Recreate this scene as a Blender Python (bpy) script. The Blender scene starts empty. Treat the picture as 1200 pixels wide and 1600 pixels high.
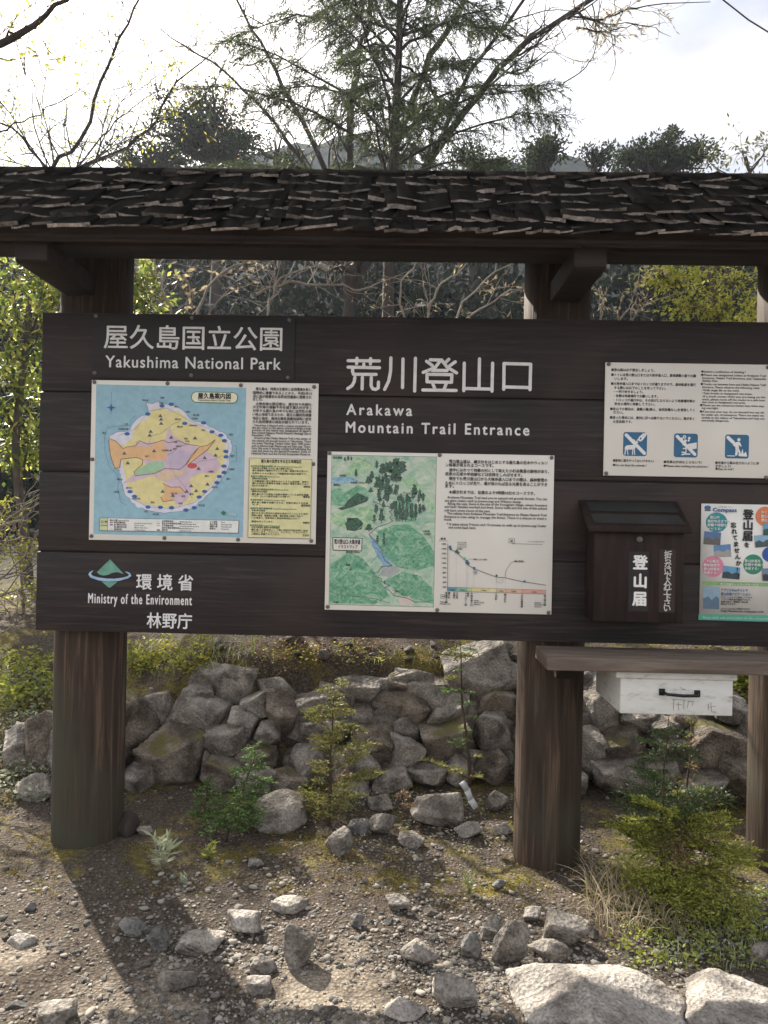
import bpy, bmesh, math, random
import numpy as np
from mathutils import Vector, Matrix, noise as mnoise

scene = bpy.context.scene
COL = scene.collection
rad = math.radians

# ------------------------------------------------------------------ camera, sky, sun, exposure
EYE = np.array([0.0, -3.3, 1.53])
YAW, PITCH, ROLL, FPX = rad(-1.24), rad(0.0), rad(1.1), 1200.0


def cam_axes():
    cy, sy, cp, sp = math.cos(YAW), math.sin(YAW), math.cos(PITCH), math.sin(PITCH)
    F = np.array([sy * cp, cy * cp, sp])
    R = np.array([cy, -sy, 0.0])
    U = np.cross(R, F)
    cr, sr = math.cos(ROLL), math.sin(ROLL)
    return R * cr + U * sr, U * cr - R * sr, F


CR, CU, CF = cam_axes()
cam = bpy.data.cameras.new('camera')
cam.sensor_fit = 'VERTICAL'
cam.sensor_height = 36.0
cam.lens = 36.0 * FPX / 1600.0
cam.clip_start, cam.clip_end = 0.05, 2000.0
cam_o = bpy.data.objects.new('camera', cam)
COL.objects.link(cam_o)
M = Matrix.Identity(4)
for i in range(3):
    M[i][0], M[i][1], M[i][2], M[i][3] = CR[i], CU[i], -CF[i], EYE[i]
cam_o.matrix_world = M
scene.camera = cam_o

SUN_AZ, SUN_EL = rad(-35.0), rad(38.0)      # azimuth from +y towards +x
SUN_DIR = Vector((math.sin(SUN_AZ) * math.cos(SUN_EL), math.cos(SUN_AZ) * math.cos(SUN_EL), math.sin(SUN_EL)))
sun = bpy.data.lights.new('sun', 'SUN')
sun.energy = 5.0
sun.angle = rad(0.6)
sun.color = (1.0, 0.93, 0.82)
sun_o = bpy.data.objects.new('sun', sun)
sun_o.rotation_euler = (-SUN_DIR).to_track_quat('-Z', 'Y').to_euler()
sun_o.location = (-6, 8, 12)
COL.objects.link(sun_o)

w = bpy.data.worlds.new('World')
scene.world = w
w.use_nodes = True
nt = w.node_tree
N, L = nt.nodes, nt.links
bg = N['Background']
sky = N.new('ShaderNodeTexSky')
sky.sky_type = 'NISHITA'
sky.sun_disc = False
sky.sun_elevation = SUN_EL
sky.sun_rotation = SUN_AZ
sky.dust_density = 4.0
sky.air_density = 1.0
tc = N.new('ShaderNodeTexCoord')
mp = N.new('ShaderNodeMapping')
mp.inputs['Scale'].default_value = (1.0, 1.0, 2.2)
L.new(tc.outputs['Generated'], mp.inputs['Vector'])
nz = N.new('ShaderNodeTexNoise')
nz.inputs['Scale'].default_value = 2.6
nz.inputs['Detail'].default_value = 7.0
nz.inputs['Roughness'].default_value = 0.55
L.new(mp.outputs['Vector'], nz.inputs['Vector'])
cr_ = N.new('ShaderNodeValToRGB')
cr_.color_ramp.elements[0].position = 0.38
cr_.color_ramp.elements[1].position = 0.60
cr_.color_ramp.elements[0].color = (0.25, 0.25, 0.25, 1)
L.new(nz.outputs['Fac'], cr_.inputs['Fac'])
# clouds: pale grey where they stand against the sun, brightened unseen behind the camera to lift the shaded panels
nz2 = N.new('ShaderNodeTexNoise')
nz2.inputs['Scale'].default_value = 3.4
nz2.inputs['Detail'].default_value = 8.0
L.new(mp.outputs['Vector'], nz2.inputs['Vector'])
cr2 = N.new('ShaderNodeValToRGB')
cr2.color_ramp.elements[0].position = 0.40
cr2.color_ramp.elements[1].position = 0.62
cr2.color_ramp.elements[0].color = (0.215, 0.222, 0.262, 1)
cr2.color_ramp.elements[1].color = (0.50, 0.495, 0.50, 1)
L.new(nz2.outputs['Fac'], cr2.inputs['Fac'])
sxyz = N.new('ShaderNodeSeparateXYZ')
L.new(tc.outputs['Generated'], sxyz.inputs[0])
mr_ = N.new('ShaderNodeMapRange')
mr_.inputs['From Min'].default_value = -0.5
mr_.inputs['From Max'].default_value = 0.5
mr_.inputs['To Min'].default_value = 1.0
mr_.inputs['To Max'].default_value = 0.0
L.new(sxyz.outputs['Y'], mr_.inputs['Value'])
mxc = N.new('ShaderNodeMixRGB')
mxc.inputs['Color2'].default_value = (0.80, 0.79, 0.80, 1)
L.new(mr_.outputs[0], mxc.inputs['Fac'])
L.new(cr2.outputs['Color'], mxc.inputs['Color1'])
dp = N.new('ShaderNodeVectorMath')
dp.operation = 'DOT_PRODUCT'
dp.inputs[1].default_value = SUN_DIR
L.new(tc.outputs['Generated'], dp.inputs[0])
mrs = N.new('ShaderNodeMapRange')
mrs.inputs['From Min'].default_value = 0.70
mrs.inputs['From Max'].default_value = 0.92
L.new(dp.outputs['Value'], mrs.inputs['Value'])
mxs = N.new('ShaderNodeMixRGB')
mxs.inputs['Color2'].default_value = (1.1, 1.08, 1.05, 1)
L.new(mrs.outputs[0], mxs.inputs['Fac'])
L.new(mxc.outputs['Color'], mxs.inputs['Color1'])
sc10 = N.new('ShaderNodeVectorMath')
sc10.operation = 'SCALE'
sc10.inputs['Scale'].default_value = 10.0
L.new(mxs.outputs['Color'], sc10.inputs[0])
mx = N.new('ShaderNodeMixRGB')
L.new(sc10.outputs['Vector'], mx.inputs['Color2'])
L.new(cr_.outputs['Color'], mx.inputs['Fac'])
L.new(sky.outputs['Color'], mx.inputs['Color1'])
L.new(mx.outputs['Color'], bg.inputs['Color'])
bg.inputs['Strength'].default_value = 0.07

scene.view_settings.view_transform = 'Standard'
scene.view_settings.look = 'None'
scene.view_settings.gamma = 1.0
scene.view_settings.exposure = 1.76
scene.cycles.max_bounces = 8
scene.cycles.transparent_max_bounces = 8

# ------------------------------------------------------------------ geometry helpers


def ray(px, py):
    return CR * (px - 600) / FPX + CU * (800 - py) / FPX + CF


def at(px, py, y):
    d = ray(px, py)
    return EYE + d * ((y - EYE[1]) / d[1])


def smooth(a, b, t):
    t = np.clip((t - a) / (b - a), 0, 1)
    return t * t * (3 - 2 * t)


class MB:
    """collects geometry for ONE mesh object"""

    def __init__(self):
        self.v, self.f, self.n = [], [], 0

    def add(self, verts, faces, mi=0):
        verts = np.asarray(verts, float).reshape(-1, 3)
        by = {}
        if isinstance(faces, np.ndarray):
            by[faces.shape[1]] = faces
        else:
            for q in faces:
                by.setdefault(len(q), []).append(q)
        for k, q in by.items():
            self.f.append((np.asarray(q, int) + self.n, mi))
        self.v.append(verts)
        self.n += len(verts)

    def box(self, x0, x1, y0, y1, z0, z1, mi=0, mat=None):
        v = np.array([(x, y, z) for z in (z0, z1) for y in (y0, y1) for x in (x0, x1)], float)
        if mat is not None:
            v = v @ np.array(mat.to_3x3()).T + np.array(mat.translation)
        self.add(v, [(0, 2, 3, 1), (4, 5, 7, 6), (0, 1, 5, 4), (2, 6, 7, 3), (0, 4, 6, 2), (1, 3, 7, 5)], mi)

    def tube(self, pts, radii, n=6, mi=0, cap=True):
        pts = np.asarray(pts, float)
        m = len(pts)
        radii = np.broadcast_to(np.asarray(radii, float), (m,))
        t = np.gradient(pts, axis=0)
        t /= np.linalg.norm(t, axis=1)[:, None] + 1e-9
        ref = np.array([0.0, 0, 1]) if abs(t[0][2]) < 0.9 else np.array([1.0, 0, 0])
        a = np.cross(t, ref)
        a /= np.linalg.norm(a, axis=1)[:, None] + 1e-9
        b = np.cross(t, a)
        ang = np.arange(n) * 2 * math.pi / n
        ring = a[:, None, :] * np.cos(ang)[None, :, None] + b[:, None, :] * np.sin(ang)[None, :, None]
        v = (pts[:, None, :] + ring * radii[:, None, None]).reshape(-1, 3)
        i = np.arange(m - 1)[:, None] * n
        j = np.arange(n)[None, :]
        f = np.stack([i + j, i + (j + 1) % n, i + n + (j + 1) % n, i + n + j], -1).reshape(-1, 4)
        self.add(v, f, mi)
        if cap:
            self.f.append((np.array([list(range(n))[::-1]]) + self.n - m * n, mi))
            self.f.append((np.array([list(range(n))]) + self.n - n, mi))

    def cyl(self, p0, p1, r0, r1=None, n=24, mi=0):
        self.tube([p0, p1], [r0, r0 if r1 is None else r1], n, mi)

    def leaves(self, c, d, length, width, rng, mi=0, fold=0.15, nrm=None):
        """leaf faces: base at c, pointing along d"""
        c = np.asarray(c, float)
        k = len(c)
        if k == 0:
            return
        d = np.asarray(d, float)
        d = d / (np.linalg.norm(d, axis=1)[:, None] + 1e-9)
        q = rng.normal(size=(k, 3)) if nrm is None else nrm + rng.normal(size=(k, 3)) * 0.35
        s = np.cross(d, q)
        s /= np.linalg.norm(s, axis=1)[:, None] + 1e-9
        u = np.cross(s, d)
        ln = np.broadcast_to(np.asarray(length, float), (k,))[:, None]
        wd = np.broadcast_to(np.asarray(width, float), (k,))[:, None] * 0.5
        v = np.stack([c, c + d * ln * 0.45 + s * wd + u * wd * fold, c + d * ln, c + d * ln * 0.45 - s * wd + u * wd * fold], 1)
        f = np.arange(k * 4).reshape(k, 4)
        self.add(v.reshape(-1, 3), f, mi)

    def ico(self, verts, faces, mi=0):
        self.add(verts, faces, mi)

    def build(self, name, mats, parent=None, smooth_shade=False, bevel=0.0):
        me = bpy.data.meshes.new(name)
        if self.n:
            V = np.concatenate(self.v)
            me.vertices.add(len(V))
            me.vertices.foreach_set('co', V.ravel())
            loops = np.concatenate([f.ravel() for f, _ in self.f])
            tot = np.concatenate([np.full(len(f), f.shape[1]) for f, _ in self.f])
            mi = np.concatenate([np.full(len(f), m) for f, m in self.f])
            start = np.concatenate([[0], np.cumsum(tot)[:-1]])
            me.loops.add(len(loops))
            me.loops.foreach_set('vertex_index', loops.astype(np.int32))
            me.polygons.add(len(tot))
            me.polygons.foreach_set('loop_start', start.astype(np.int32))
            me.polygons.foreach_set('material_index', mi.astype(np.int32))
            me.update(calc_edges=True)
            me.validate()
            if smooth_shade:
                me.polygons.foreach_set('use_smooth', np.ones(len(me.polygons), bool))
        for m in (mats if isinstance(mats, (list, tuple)) else [mats]):
            me.materials.append(m)
        o = bpy.data.objects.new(name, me)
        COL.objects.link(o)
        if parent is not None:
            o.parent = parent
        if bevel:
            b = o.modifiers.new('bevel', 'BEVEL')
            b.width = bevel
            b.segments = 2
            b.limit_method = 'ANGLE'
        return o


def tag(o, label=None, cat=None, group=None, kind=None):
    if label:
        o['label'] = label
    if cat:
        o['category'] = cat
    if group:
        o['group'] = group
    if kind:
        o['kind'] = kind
    return o


def thing(name, label, cat, group=None):
    o = bpy.data.objects.new(name, None)
    COL.objects.link(o)
    o.empty_display_size = 0.1
    return tag(o, label, cat, group)


# ------------------------------------------------------------------ materials


def newmat(name, rough=0.7, spec=0.3):
    m = bpy.data.materials.new(name)
    m.use_nodes = True
    b = m.node_tree.nodes['Principled BSDF']
    b.inputs['Roughness'].default_value = rough
    b.inputs['Specular IOR Level'].default_value = spec
    return m, m.node_tree.nodes, m.node_tree.links, b


def node(N, t, **kw):
    n = N.new(t)
    for k, v in kw.items():
        if k in n.inputs:
            n.inputs[k].default_value = v
        else:
            setattr(n, k, v)
    return n


def ramp(N, stops):
    r = N.new('ShaderNodeValToRGB')
    e = r.color_ramp.elements
    while len(e) < len(stops):
        e.new(0.5)
    for q, (p, c) in zip(e, stops):
        q.position = p
        q.color = (*c, 1) if len(c) == 3 else c
    return r


def coords(N, L, scale, kind='Object', rnd=False):
    t = N.new('ShaderNodeTexCoord')
    m = node(N, 'ShaderNodeMapping')
    m.inputs['Scale'].default_value = scale
    if rnd:
        oi = N.new('ShaderNodeObjectInfo')
        mu = node(N, 'ShaderNodeVectorMath', operation='SCALE')
        mu.inputs[0].default_value = (37, 17, 29)
        L.new(oi.outputs['Random'], mu.inputs['Scale'])
        L.new(mu.outputs['Vector'], m.inputs['Location'])
    L.new(t.outputs[kind], m.inputs['Vector'])
    return m.outputs['Vector']


def flat(name, col, rough=0.6, var=0.12, scale=25):
    m, N, L, b = newmat(name, rough)
    nz = node(N, 'ShaderNodeTexNoise', Scale=scale, Detail=3.0)
    L.new(coords(N, L, (1, 1, 1)), nz.inputs['Vector'])
    r = ramp(N, [(0.3, tuple(c * (1 - var) for c in col)), (0.7, tuple(min(1, c * (1 + var)) for c in col))])
    L.new(nz.outputs['Fac'], r.inputs['Fac'])
    L.new(r.outputs['Color'], b.inputs['Base Color'])
    return m


def wood(name, cols, grain=(1, 1, 1), rough=0.65, bump=0.25, stain=None, spec=0.25):
    m, N, L, b = newmat(name, rough, spec)
    v = coords(N, L, grain)
    n1 = node(N, 'ShaderNodeTexNoise', Scale=4.0, Detail=8.0, Roughness=0.62, Distortion=0.6)
    L.new(v, n1.inputs['Vector'])
    r = ramp(N, [(0.28, cols[0]), (0.52, cols[1]), (0.75, cols[2])])
    L.new(n1.outputs['Fac'], r.inputs['Fac'])
    out = r.outputs['Color']
    n2 = node(N, 'ShaderNodeTexNoise', Scale=1.7, Detail=4.0)
    L.new(coords(N, L, (1, 1, 1)), n2.inputs['Vector'])
    if stain:
        r2 = ramp(N, [(0.48, (0, 0, 0)), (0.68, (1, 1, 1))])
        L.new(n2.outputs['Fac'], r2.inputs['Fac'])
        mx = node(N, 'ShaderNodeMixRGB')
        mx.inputs['Color2'].default_value = (*stain, 1)
        L.new(r2.outputs['Color'], mx.inputs['Fac'])
        L.new(out, mx.inputs['Color1'])
        out = mx.outputs['Color']
    L.new(out, b.inputs['Base Color'])
    bp = node(N, 'ShaderNodeBump', Strength=bump, Distance=0.01)
    L.new(n1.outputs['Fac'], bp.inputs['Height'])
    L.new(bp.outputs['Normal'], b.inputs['Normal'])
    return m


def leafmat(name, cols, trans=0.45, rough=0.5, spec=0.3):
    m, N, L, b = newmat(name, rough, spec)
    g = N.new('ShaderNodeNewGeometry')
    r = ramp(N, [(i / max(1, len(cols) - 1), c) for i, c in enumerate(cols)])
    L.new(g.outputs['Random Per Island'], r.inputs['Fac'])
    L.new(r.outputs['Color'], b.inputs['Base Color'])
    tr = N.new('ShaderNodeBsdfTranslucent')
    L.new(r.outputs['Color'], tr.inputs['Color'])
    ms = N.new('ShaderNodeMixShader')
    ms.inputs[0].default_value = trans
    L.new(b.outputs[0], ms.inputs[1])
    L.new(tr.outputs[0], ms.inputs[2])
    L.new(ms.outputs[0], N['Material Output'].inputs['Surface'])
    return m


def rockmat(name, lo, hi, moss=0.0, bump=0.9):
    m, N, L, b = newmat(name, 0.85, 0.2)
    v = coords(N, L, (1, 1, 1), rnd=True)
    n1 = node(N, 'ShaderNodeTexNoise', Scale=7.0, Detail=9.0, Roughness=0.65)
    n2 = node(N, 'ShaderNodeTexNoise', Scale=110.0, Detail=3.0)
    n3 = node(N, 'ShaderNodeTexVoronoi', Scale=60.0)
    for q in (n1, n2, n3):
        L.new(v, q.inputs['Vector'])
    r1 = ramp(N, [(0.30, tuple(c * 0.55 for c in lo)), (0.42, lo), (0.54, tuple((a + c) / 2 for a, c in zip(lo, hi))), (0.70, hi)])
    L.new(n1.outputs['Fac'], r1.inputs['Fac'])
    r2 = ramp(N, [(0.34, (0.5, 0.49, 0.48)), (0.52, (1, 1, 1)), (0.72, (1.3, 1.29, 1.27))])
    L.new(n2.outputs['Fac'], r2.inputs['Fac'])
    mu = node(N, 'ShaderNodeMixRGB', blend_type='MULTIPLY')
    mu.inputs['Fac'].default_value = 0.75
    L.new(r1.outputs['Color'], mu.inputs['Color1'])
    L.new(r2.outputs['Color'], mu.inputs['Color2'])
    out = mu.outputs['Color']
    if moss:
        n4 = node(N, 'ShaderNodeTexNoise', Scale=5.0, Detail=6.0)
        L.new(v, n4.inputs['Vector'])
        g = N.new('ShaderNodeNewGeometry')
        sx = N.new('ShaderNodeSeparateXYZ')
        L.new(g.outputs['Normal'], sx.inputs[0])
        ad = node(N, 'ShaderNodeMath', operation='MULTIPLY_ADD')
        L.new(sx.outputs['Z'], ad.inputs[0])
        ad.inputs[1].default_value = 0.35
        L.new(n4.outputs['Fac'], ad.inputs[2])
        r3 = ramp(N, [(0.92 - moss, (0, 0, 0)), (1.0 - moss * 0.8, (1, 1, 1))])
        L.new(ad.outputs[0], r3.inputs['Fac'])
        m2 = node(N, 'ShaderNodeMixRGB')
        m2.inputs['Color2'].default_value = (0.105, 0.095, 0.034, 1)
        L.new(r3.outputs['Color'], m2.inputs['Fac'])
        L.new(out, m2.inputs['Color1'])
        out = m2.outputs['Color']
    L.new(out, b.inputs['Base Color'])
    ad = node(N, 'ShaderNodeMath', operation='MULTIPLY_ADD')
    L.new(n3.outputs['Distance'], ad.inputs[0])
    ad.inputs[1].default_value = 0.25
    L.new(n1.outputs['Fac'], ad.inputs[2])
    a2 = node(N, 'ShaderNodeMath', operation='MULTIPLY_ADD')
    L.new(n2.outputs['Fac'], a2.inputs[0])
    a2.inputs[1].default_value = 0.2
    L.new(ad.outputs[0], a2.inputs[2])
    bp = node(N, 'ShaderNodeBump', Strength=bump, Distance=0.03)
    L.new(a2.outputs[0], bp.inputs['Height'])
    L.new(bp.outputs['Normal'], b.inputs['Normal'])
    return m


M_BOARD = wood('dark_stained_board', [(0.012, 0.0095, 0.0095), (0.022, 0.017, 0.0165), (0.056, 0.041, 0.035)], (0.7, 7, 14), 0.6, 0.3, (0.036, 0.024, 0.020))
M_FASCIA = wood('fascia_wood', [(0.022, 0.014, 0.011), (0.045, 0.029, 0.021), (0.10, 0.064, 0.043)], (0.8, 5, 8), 0.7, 0.3)
M_BEAM = wood('shade_dark_beam', [(0.010, 0.007, 0.006), (0.020, 0.0135, 0.011), (0.045, 0.029, 0.021)], (0.8, 5, 8), 0.7, 0.3)  # beam colour darkened to carry the shade under the eaves
M_POST = wood('weathered_post', [(0.020, 0.013, 0.009), (0.044, 0.029, 0.020), (0.135, 0.088, 0.058)], (11, 11, 0.5), 0.8, 0.6, (0.045, 0.043, 0.028))
M_SHELF = wood('weathered_shelf', [(0.07, 0.055, 0.042), (0.13, 0.10, 0.08), (0.20, 0.165, 0.13)], (0.9, 6, 9), 0.8, 0.4)
M_BOXW = wood('letter_box_wood', [(0.014, 0.010, 0.009), (0.025, 0.017, 0.015), (0.042, 0.026, 0.021)], (6, 6, 0.9), 0.6, 0.2, spec=0.1)
M_TOP = wood('shingle_top', [(0.003, 0.0027, 0.0025), (0.006, 0.0055, 0.005), (0.014, 0.012, 0.011)], (8, 1.2, 1.2), 1.0, 0.2, spec=0.0)
M_BUTT = wood('shingle_end', [(0.02, 0.017, 0.015), (0.30, 0.255, 0.225), (0.60, 0.53, 0.47)], (9, 9, 12), 0.9, 0.4, spec=0.1)
_n, _l = M_BUTT.node_tree.nodes, M_BUTT.node_tree.links
_b = _n['Principled BSDF']
_src = _b.inputs['Base Color'].links[0].from_socket
_g = _n.new('ShaderNodeNewGeometry')
_r = ramp(_n, [(0.10, (0.05, 0.05, 0.05)), (0.62, (1, 1, 1))])       # some ends are still black, some bleached
_l.new(_g.outputs['Random Per Island'], _r.inputs['Fac'])
_m = node(_n, 'ShaderNodeMixRGB', blend_type='MULTIPLY')
_m.inputs['Fac'].default_value = 1.0
_l.new(_src, _m.inputs['Color1'])
_l.new(_r.outputs['Color'], _m.inputs['Color2'])
_l.new(_m.outputs['Color'], _b.inputs['Base Color'])
M_UNDER = flat('roof_underside', (0.02, 0.014, 0.011), 0.8)
M_PANEL = flat('panel_cream', (0.66, 0.63, 0.565), 0.4, 0.06, 3)
M_METAL = flat('bolt_metal', (0.13, 0.12, 0.11), 0.4)
M_PLATE = wood('dark_plate', [(0.018, 0.015, 0.016), (0.024, 0.020, 0.021), (0.031, 0.026, 0.026)], (0.9, 6, 9), 0.6, 0.1)
M_LETTER = flat('letter_paint', (0.66, 0.65, 0.63), 0.6, 0.1, 30)
M_INK = flat('black_ink', (0.030, 0.030, 0.034), 0.6)
M_LID = flat('box_lid_sheet', (0.022, 0.023, 0.022), 0.35, 0.3, 8)
M_BLACK = flat('black_iron', (0.012, 0.012, 0.012), 0.45)
M_BARK = wood('grey_bark', [(0.035, 0.028, 0.022), (0.075, 0.06, 0.05), (0.14, 0.12, 0.10)], (4, 4, 1), 0.85, 0.5)
M_DBARK = wood('dark_bark', [(0.018, 0.014, 0.012), (0.035, 0.027, 0.022), (0.06, 0.048, 0.04)], (4, 4, 1), 0.85, 0.5)
M_ROCK = rockmat('granite', (0.12, 0.106, 0.09), (0.37, 0.335, 0.29))
M_ROCKM = rockmat('granite_mossy', (0.085, 0.068, 0.054), (0.27, 0.23, 0.185), 0.09)
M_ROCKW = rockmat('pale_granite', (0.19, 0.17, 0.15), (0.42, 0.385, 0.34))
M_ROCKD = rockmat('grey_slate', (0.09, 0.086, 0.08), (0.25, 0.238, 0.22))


def whitepaint():
    m, N, L, b = newmat('scuffed_white_paint', 0.55)
    v = coords(N, L, (3, 3, 9))
    n1 = node(N, 'ShaderNodeTexNoise', Scale=3.2, Detail=9.0, Roughness=0.7)
    L.new(v, n1.inputs['Vector'])
    r = ramp(N, [(0.31, (0.16, 0.12, 0.09)), (0.38, (0.46, 0.43, 0.385)), (0.47, (0.60, 0.59, 0.55)), (0.7, (0.66, 0.65, 0.61))])
    L.new(n1.outputs['Fac'], r.inputs['Fac'])
    L.new(r.outputs['Color'], b.inputs['Base Color'])
    return m


M_WHITE = whitepaint()

# ------------------------------------------------------------------ terrain


def hnoise(x, y, s, amp, seed=0.0):
    return amp * mnoise.noise(Vector((x * s + seed, y * s - seed, seed * 0.37)))


def wall_y(x):
    return 0.80 + 0.10 * math.sin(x * 1.7 + 0.5)


def height(x, y):
    z = -0.015 * max(-2.0, min(1.0, x))
    yw = wall_y(x)
    right = float(smooth(-1.55, -1.15, x))
    bank_w = 0.53 * float(smooth(yw + 0.06, yw + 0.50, y)) + 0.06 * float(smooth(yw - 0.45, yw, y))
    bank_l = 0.55 * float(smooth(0.25, 2.0, y))
    z += bank_w * right + bank_l * (1 - right)
    if y > yw + 0.3:
        z += 0.32 * min(y - yw - 0.3, 1.3) * (0.35 + 0.65 * right) + 0.02 * max(0.0, min(y, 9.0) - yw - 1.6)
    if y > 8:
        t = y - 8
        z += 0.42 * min(t, 24) * float(smooth(0, 7, t)) + 0.10 * max(0, min(t - 24, 40))
    near = 1.0 if abs(y) < 6 else 0.4
    z += (hnoise(x, y, 1.3, 0.030, 3.1) + hnoise(x, y, 4.0, 0.018, 7.7) + hnoise(x, y, 13.0, 0.008, 1.3) + hnoise(x, y, 31.0, 0.004, 5.3)) * near
    if y > 8:
        z += hnoise(x, y, 0.12, 1.6, 2.2) * float(smooth(8, 16, y))
    return z


def ground_at(px, py):
    d = ray(px, py)
    t = 1.2
    while t < 40:
        p = EYE + d * t
        if p[2] < height(p[0], p[1]):
            break
        t += 0.02
    return EYE + d * t


def build_ground():
    def axis(core0, core1, step, far0, far1):
        core = list(np.arange(core0, core1, step))
        a, s = core0, step
        lo = []
        while a > far0:
            s *= 1.22
            a -= s
            lo.append(a)
        hi, a, s = [], core[-1], step
        while a < far1:
            s *= 1.22
            a += s
            hi.append(a)
        return np.array(lo[::-1] + core + hi)
    xs = axis(-2.6, 2.6, 0.022, -200, 200)
    ys = axis(-1.5, 1.9, 0.022, -150, 200)
    nx, ny = len(xs), len(ys)
    v = np.array([(x, y, height(x, y) - (0.0)) for y in ys for x in xs])
    i = np.arange(ny - 1)[:, None] * nx
    j = np.arange(nx - 1)[None, :]
    f = np.stack([i + j, i + j + 1, i + nx + j + 1, i + nx + j], -1).reshape(-1, 4)
    m, N, L, b = newmat('gravelly_earth', 0.95, 0.1)
    v0 = coords(N, L, (1, 1, 1))
    n1 = node(N, 'ShaderNodeTexNoise', Scale=2.4, Detail=7.0, Roughness=0.6)
    n2 = node(N, 'ShaderNodeTexNoise', Scale=60.0, Detail=6.0, Roughness=0.7)
    n3 = node(N, 'ShaderNodeTexVoronoi', Scale=75.0)
    n4 = node(N, 'ShaderNodeTexNoise', Scale=3.3, Detail=8.0, Roughness=0.7)
    n5 = node(N, 'ShaderNodeTexVoronoi', Scale=30.0)
    for q in (n1, n2, n3, n4, n5):
        L.new(v0, q.inputs['Vector'])
    sx = N.new('ShaderNodeSeparateXYZ')
    L.new(v0, sx.inputs[0])
    # worn sand in front, dark soil by the wall: where they lie, not how they are lit
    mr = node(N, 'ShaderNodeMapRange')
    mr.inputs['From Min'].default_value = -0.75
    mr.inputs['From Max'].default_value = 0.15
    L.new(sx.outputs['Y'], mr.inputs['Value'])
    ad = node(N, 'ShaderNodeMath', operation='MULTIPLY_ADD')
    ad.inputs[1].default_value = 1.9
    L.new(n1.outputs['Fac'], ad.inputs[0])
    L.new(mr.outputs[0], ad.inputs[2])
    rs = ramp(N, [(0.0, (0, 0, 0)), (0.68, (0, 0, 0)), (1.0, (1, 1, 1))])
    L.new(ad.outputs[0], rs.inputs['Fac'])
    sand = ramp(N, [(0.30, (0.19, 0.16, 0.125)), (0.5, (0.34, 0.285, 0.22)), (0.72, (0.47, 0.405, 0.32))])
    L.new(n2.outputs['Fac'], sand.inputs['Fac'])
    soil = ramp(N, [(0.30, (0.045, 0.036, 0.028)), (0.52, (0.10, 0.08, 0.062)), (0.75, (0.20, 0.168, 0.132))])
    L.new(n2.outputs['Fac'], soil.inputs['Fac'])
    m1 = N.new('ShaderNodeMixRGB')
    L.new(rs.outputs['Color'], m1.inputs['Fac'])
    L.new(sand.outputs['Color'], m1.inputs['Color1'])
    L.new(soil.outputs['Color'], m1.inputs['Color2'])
    # grit
    gr = ramp(N, [(0.0, (1.35, 1.33, 1.3)), (0.22, (1.0, 1.0, 1.0)), (0.5, (0.55, 0.55, 0.56))])
    L.new(n3.outputs['Distance'], gr.inputs['Fac'])
    m2 = node(N, 'ShaderNodeMixRGB', blend_type='MULTIPLY')
    m2.inputs['Fac'].default_value = 0.8
    L.new(m1.outputs['Color'], m2.inputs['Color1'])
    L.new(gr.outputs['Color'], m2.inputs['Color2'])
    # moss between the posts and the wall
    up = node(N, 'ShaderNodeMapRange')
    up.inputs['From Min'].default_value = -0.75
    up.inputs['From Max'].default_value = -0.15
    L.new(sx.outputs['Y'], up.inputs['Value'])
    mm = node(N, 'ShaderNodeMath', operation='MULTIPLY')
    L.new(n4.outputs['Fac'], mm.inputs[0])
    L.new(up.outputs[0], mm.inputs[1])
    rm = ramp(N, [(0.50, (0, 0, 0)), (0.60, (1, 1, 1))])
    L.new(mm.outputs[0], rm.inputs['Fac'])
    mossc = ramp(N, [(0.3, (0.05, 0.042, 0.014)), (0.5, (0.13, 0.108, 0.032)), (0.7, (0.22, 0.18, 0.06))])
    L.new(n2.outputs['Fac'], mossc.inputs['Fac'])
    m3 = N.new('ShaderNodeMixRGB')
    L.new(rm.outputs['Color'], m3.inputs['Fac'])
    L.new(m2.outputs['Color'], m3.inputs['Color1'])
    L.new(mossc.outputs['Color'], m3.inputs['Color2'])
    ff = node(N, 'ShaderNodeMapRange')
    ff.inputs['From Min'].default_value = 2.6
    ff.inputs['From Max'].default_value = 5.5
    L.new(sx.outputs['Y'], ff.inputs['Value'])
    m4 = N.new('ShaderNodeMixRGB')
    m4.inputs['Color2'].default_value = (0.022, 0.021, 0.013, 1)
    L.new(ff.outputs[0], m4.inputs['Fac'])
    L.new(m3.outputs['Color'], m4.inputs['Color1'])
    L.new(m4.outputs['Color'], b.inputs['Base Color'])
    h1 = node(N, 'ShaderNodeMath', operation='MULTIPLY_ADD')
    h1.inputs[1].default_value = -0.8
    L.new(n3.outputs['Distance'], h1.inputs[0])
    L.new(n2.outputs['Fac'], h1.inputs[2])
    bp = node(N, 'ShaderNodeBump', Strength=0.8, Distance=0.012)
    L.new(h1.outputs[0], bp.inputs['Height'])
    L.new(bp.outputs['Normal'], b.inputs['Normal'])
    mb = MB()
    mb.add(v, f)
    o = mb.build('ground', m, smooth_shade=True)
    tag(o, kind='structure')


build_ground()


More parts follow.
